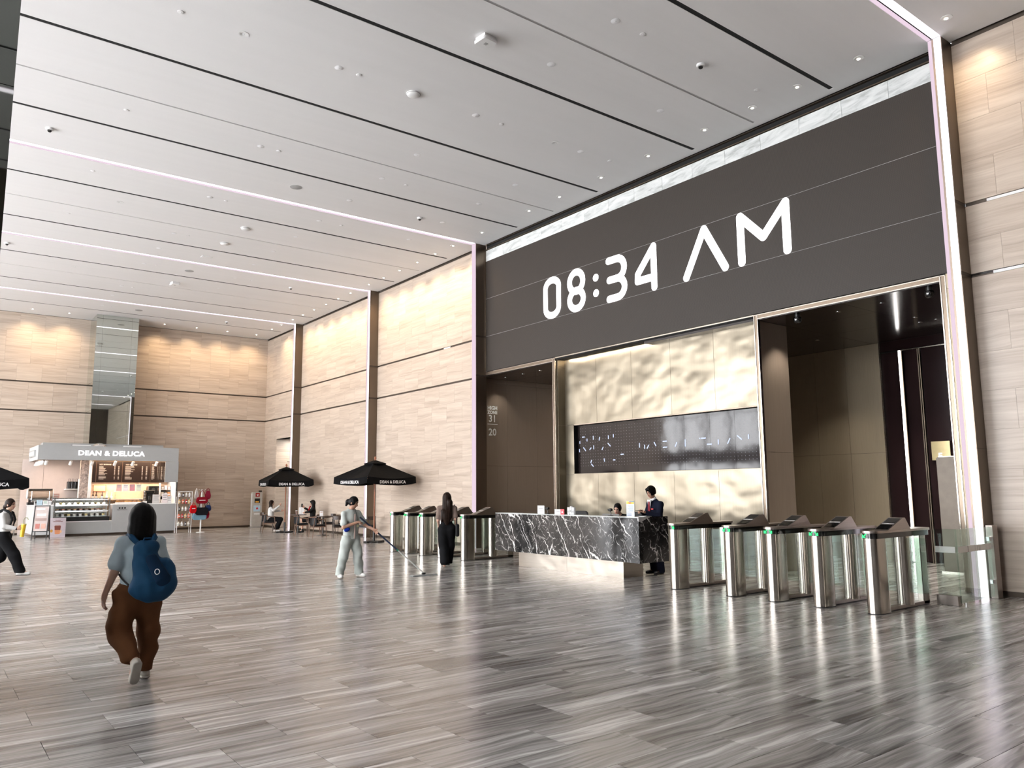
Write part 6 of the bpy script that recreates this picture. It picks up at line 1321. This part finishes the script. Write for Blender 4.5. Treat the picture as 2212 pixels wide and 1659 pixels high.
# --- woman with the yellow tumbler, walking past the kiosk
J = standing(1.60); J.update(head=v3(0, .06, 1.47), neck=v3(0, .02, 1.335), shR=v3(.158, -.02, 1.255), shL=v3(-.158, .04, 1.255), elR=v3(.21, .02, 1.03), wrR=v3(.19, .25, .985), elL=v3(-.20, -.22, 1.13), wrL=v3(-.24, -.34, .95), knR=v3(.08, .22, .45), anR=v3(.08, .34, .12), toR=v3(.08, .50, .085), knL=v3(-.08, -.06, .42), anL=v3(-.08, -.38, .17), toL=v3(-.08, -.28, .03))
LL = (1.52, 19.05, 0); LZ = facing(.95, -.30)
t, R_ = person('woman in white top walking with a yellow tumbler', LL, LZ, J, SKIN, (-.30, .0, 0), {'R': ((.1, 1, .1), (-1, 0, 0), (0, 0, 1), 1.4)}, .010)
WT = CL('white_knit', (0.66, 0.65, 0.63)); tp = shirt(t, J, WT, .93, 'long', res=.010, loose=.03, wr_=.006, name='top'); trousers(t, J, BT, .98, (.120, .105, .095), .10, .010, .008)
Solid().cone(J['elR']*.4+J['wrR']*.6, J['wrR']*.98+J['elR']*.02, .036, .032, 0).build('dark_cuff', CL('dark_cuff', (0.03, 0.012, 0.012)), tp, .009)
for n in 'LR': shoe(t, J, n, WS, BS, .010)
c = J['head']; u, f, r = R_[:, 2], R_[:, 1], R_[:, 0]; G = hair_cap(c, R_, 1.0, .010); carve_face(G, c, R_, 1.0, .066, -.002); G.ell(c-f*.10-u*.05, (.04, .04, .05), R_, .03); G.build('hair', HAIRB, t, .008)
MB().tube([(-.05, .05, 1.36), (-.04, .14, 1.20), (-.02, .155, .97)], .006, 6).tube([(.05, .05, 1.36), (.03, .14, 1.20), (-.01, .155, .97)], .006, 6).build('lanyard', 'black', tp); box('id_card', (-.045, .157, .84), (.02, .163, .95), 'greyline', tp)
tm = thing('yellow_tumbler', 'yellow tumbler with a curved straw held by the walking woman', 'tumbler', LL, LZ); MB().cyl((.17, .345, .82), (.17, .365, 1.06), .036, .046, 16).build('cup', flat('tumbler_yellow', (0.85, 0.52, 0.02), .35), tm, True); MB().cyl((.17, .365, 1.06), (.17, .366, 1.08), .048, None, 16).build('lid', flat('tumbler_lid', (0.75, 0.62, 0.20), .4), tm, True); MB().tube([(.17, .365, 1.08), (.17, .36, 1.16), (.17, .38, 1.20), (.17, .42, 1.20), (.17, .44, 1.16)], .006, 6).build('straw', flat('straw_olive', (0.25, 0.28, 0.12), .4), tm, True)
bk = thing('shoulder_backpack', 'black backpack on the woman with the yellow tumbler', 'backpack', LL, LZ); Solid().bx((0, -.22, 1.08), (.14, .08, .20), None, .05, .02).build('bag', LEA, bk, .010)
for s in (-1, 1): MB().tube([(s*.09, -.16, 1.30), (s*.10, -.02, 1.375), (s*.105, .10, 1.30), (s*.12, .145, 1.16), (s*.15, .10, 1.0), (s*.13, -.14, .92)], [.022, .026, .026, .022, .014, .012], 8).build('strap', LEA, bk, True)

# --- man in a navy suit looking at his phone behind the desk
J = standing(1.76); J.update(head=v3(0, .09, 1.625), neck=v3(0, .02, 1.47), elR=v3(.215, .06, 1.17), wrR=v3(.10, .28, 1.25), elL=v3(-.215, .07, 1.15), wrL=v3(-.07, .29, 1.23))
ML = (11.86, 10.82, 0); MZ = facing(-.97, .16)
t, R_ = person('man in a dark navy suit looking down at his phone', ML, MZ, J, SKIN2, (.05, .30, 0), {'R': ((-.45, 1, .05), (-.5, 0, -.6), (0, .2, 1), 1.0), 'L': ((.5, 1, .15), (.2, .1, 1), (-.6, 0, .6), .8)}, .009)
NV = CL('navy_suit', (0.010, 0.012, 0.024)); jk = shirt(t, J, NV, .82, 'long', res=.009, loose=.03, wr_=.004, name='jacket', torso=1.12, low=v3(0, 0, .90)); trousers(t, J, NV, .95, (.10, .085, .075), .05, .010, .004)
MB().prism([(-.055, 1.475), (0, 1.20), (.055, 1.475)], .135, .150, 'y').build('white_shirt', 'paper', jk); MB().prism([(-.022, 1.44), (.022, 1.44), (.035, 1.24), (0, 1.20), (-.035, 1.24)], .149, .156, 'y').build('tie', fabric('red_tie', (0.22, 0.03, 0.04)), jk)
Solid().cone(J['neck']+v3(0, .01, -.005), J['neck']+v3(0, .015, .02), .066, .060, 0).build('collar', 'paper', jk, .008); box('name_tag', (-.13, .150, 1.28), (-.07, .156, 1.305), flat('red_tag', (0.6, 0.05, 0.05), .5), jk)
for n in 'LR': shoe(t, J, n, BS, BS, .010)
c = J['head']; u, f, r = R_[:, 2], R_[:, 1], R_[:, 0]; G = hair_cap(c, R_, 1.0, .020); carve_face(G, c, R_, 1.0, .064, -.006); G.cut(c-u*.055-f*.02, (-u*.9-f*.1)); G.ell(c+f*.07+u*.082, (.062, .032, .028), R_, .02); G.wrinkle(.003, 80, 50, 40, .2); G.build('hair', HAIR, t, .008)
ph = thing('phone', 'dark mobile phone held by the man in the navy suit', 'phone', ML, MZ); MB().box((-.035, .335, 1.262), (.035, .475, 1.272)).build('phone', 'black', ph, bevel=.002); box('screen', (-.031, .339, 1.272), (.031, .471, 1.2735), 'tv', ph)

# --- receptionist leaning forward behind the desk
def seated(h, sit=.46):
    J = standing(h); d = .53*h-sit-.08
    for n in ('pelvis', 'waist', 'chest', 'neck', 'head', 'shL', 'shR', 'elL', 'elR', 'wrL', 'wrR'): J[n] = J[n]-v3(0, 0, d)
    for s, n in ((-1, 'L'), (1, 'R')): J['hip'+n] = v3(s*.09, .02, sit+.07); J['kn'+n] = v3(s*.10, .42, sit+.04); J['an'+n] = v3(s*.10, .40, .085); J['to'+n] = v3(s*.11, .54, .03)
    return J
J = seated(1.60, .47); J.update(head=v3(-.02, .36, 1.285), neck=v3(0, .26, 1.16), chest=v3(0, .14, 1.0), waist=v3(0, .03, .76), shL=v3(-.165, .20, 1.11), shR=v3(.165, .20, 1.11), elL=v3(-.22, .34, .86), wrL=v3(-.14, .52, .80), elR=v3(.22, .34, .86), wrR=v3(.12, .52, .80))
for q in ('anL', 'anR', 'toL', 'toR', 'knL', 'knR'): J[q] = J[q]-v3(0, .10, 0)
t, R_ = person('receptionist in black leaning over behind the desk', (12.05, 11.75, 0), facing(-.97, -.05), J, SKIN, (.30, .30, -.10), None, .009)
BK = CL('black_blouse', (0.012, 0.012, 0.012)); shirt(t, J, BK, .50, 'long', res=.010, loose=.012, wr_=.003, name='blouse'); trousers(t, J, BT, .72, (.10, .085, .07), .07, .010, .004)
for n in 'LR': shoe(t, J, n, BS, BS, .010)
c = J['head']; u, f, r = R_[:, 2], R_[:, 1], R_[:, 0]; G = hair_cap(c, R_, 1.0, .008); carve_face(G, c, R_, 1.0, .068, .004); G.ell(c-f*.10-u*.02, (.045, .04, .045), R_, .02); G.build('hair', HAIR, t, .008)

# --- two women at the cafe table
J = seated(1.60); J.update(elR=v3(.20, .10, .88), wrR=v3(.10, .34, 1.06), elL=v3(-.20, .14, .84), wrL=v3(-.12, .40, .86), anL=v3(-.10, .26, .085), toL=v3(-.11, .40, .03), anR=v3(.10, .20, .085), toR=v3(.11, .34, .03), knL=v3(-.10, .40, .50), knR=v3(.10, .40, .50))
t, R_ = person('woman in a white jacket seated at the cafe table', (11.83, 32.05, .035), facing(.93, -.36), J, SKIN, (-.15, .05, 0), {'R': ((0, .3, 1), (-1, 0, 0), (0, 1, 0), .9)}, .011)
shirt(t, J, WT, .50, 'long', res=.011, loose=.025, wr_=.005, name='jacket'); trousers(t, J, BT, .72, (.105, .09, .085), .10, .011, .005)
for n in 'LR': shoe(t, J, n, WS, SOLE, .011)
c = J['head']; G = hair_cap(c, R_, 1.0, .014); G.cone(c-v3(0, .04, .02), c-v3(0, .07, .36), .090, .085, .04, ((0, 1, 0), .6)).cone(c-v3(-.07, .0, .1), c-v3(-.08, -.03, .34), .04, .03, .03); carve_face(G, c, R_); G.build('hair', HAIRB, t, .009)
J = seated(1.60); J.update(elR=v3(.20, .12, .86), wrR=v3(.10, .34, .98), elL=v3(-.20, .12, .84), wrL=v3(-.06, .30, .80))
t, R_ = person('woman in black with a red scarf seated at the cafe table', (12.95, 30.37, .035), facing(-.9, .42), J, SKIN, (.10, .05, 0), {'R': ((-.2, .5, .8), (-1, 0, 0), (0, 1, 0), .9)}, .011)
tp = shirt(t, J, BK, .50, 'long', res=.011, loose=.02, wr_=.004, name='jacket')
G = Solid(); G.cone(J['pelvis']-v3(0, 0, .02), J['waist'], .15, .125, .03, ((0, 1, 0), .8))
for n in 'LR': G.cone(J['hip'+n], J['kn'+n]*.8+J['hip'+n]*.2, .11, .10, .06)
G.cut(v3(0, 0, .74), (0, 0, 1)); G.build('skirt', BT, t, .011); MB().tube([(.0, .10, 1.06), (.0, .155, .92), (.01, .16, .80)], [.03, .025, .02], 8).build('red_scarf', fabric('red_scarf', (0.35, 0.01, 0.015)), tp, True)
for n in 'LR': shoe(t, J, n, BS, BS, .011); Solid().cone(J['an'+n]+v3(0, 0, .05), J['an'+n]+v3(0, 0, -.02), .040, .042, 0).build('boot_shaft', BS, t, .011)
c = J['head']; G = hair_cap(c, R_, 1.0, .018, ); G.cone(c-v3(0, .03, .02), c-v3(0, .05, .32), .098, .105, .04, ((0, 1, 0), .7)).ell(c+v3(0, .085, .055), (.065, .03, .04), None, .02); carve_face(G, c, R_, 1.0, .058, -.014); G.build('hair', HAIR, t, .009)
hp = thing('phone', 'small phone held by the woman in black at the cafe table', 'phone', (12.95, 30.37, .035), facing(-.9, .42)); MB().box((.055, .40, 1.02), (.065, .47, 1.15)).build('phone', 'black', hp, bevel=.002); box('camera_bump', (.064, .44, 1.11), (.068, .465, 1.14), 'blackgl', hp)
# --- barista behind the espresso machine
J = standing(1.70); J.update(elR=v3(.20, .12, 1.06), wrR=v3(.14, .34, 1.16), elL=v3(-.20, .12, 1.06), wrL=v3(-.14, .34, 1.16))
t, R_ = person('barista in black beside the espresso machine', (4.42, 37.0, 0), facing(.9, -.45), J, SKIN2, (0, .25, 0), None, .012)
shirt(t, J, BK, .75, 'short', res=.012, loose=.015, wr_=.003, name='shirt', low=v3(0, 0, .8)); trousers(t, J, BT, .95, (.10, .085, .075), .05, .012, .004)
for n in 'LR': shoe(t, J, n, BS, BS, .012)
c = J['head']; G = hair_cap(c, R_, 1.0, .018); carve_face(G, c, R_); G.build('hair', HAIR, t, .010)
# small glowing marks need no light sampling of their own
for m in bpy.data.materials:
    if m.name in ('display_dots', 'display_bars', 'green_arrow', 'clock_white', 'sign_white', 'warm_lamp', 'small_lamp', 'pink_light_panel', 'kiosk_edge_light', 'cove_emit'): m.cycles.emission_sampling = 'NONE'
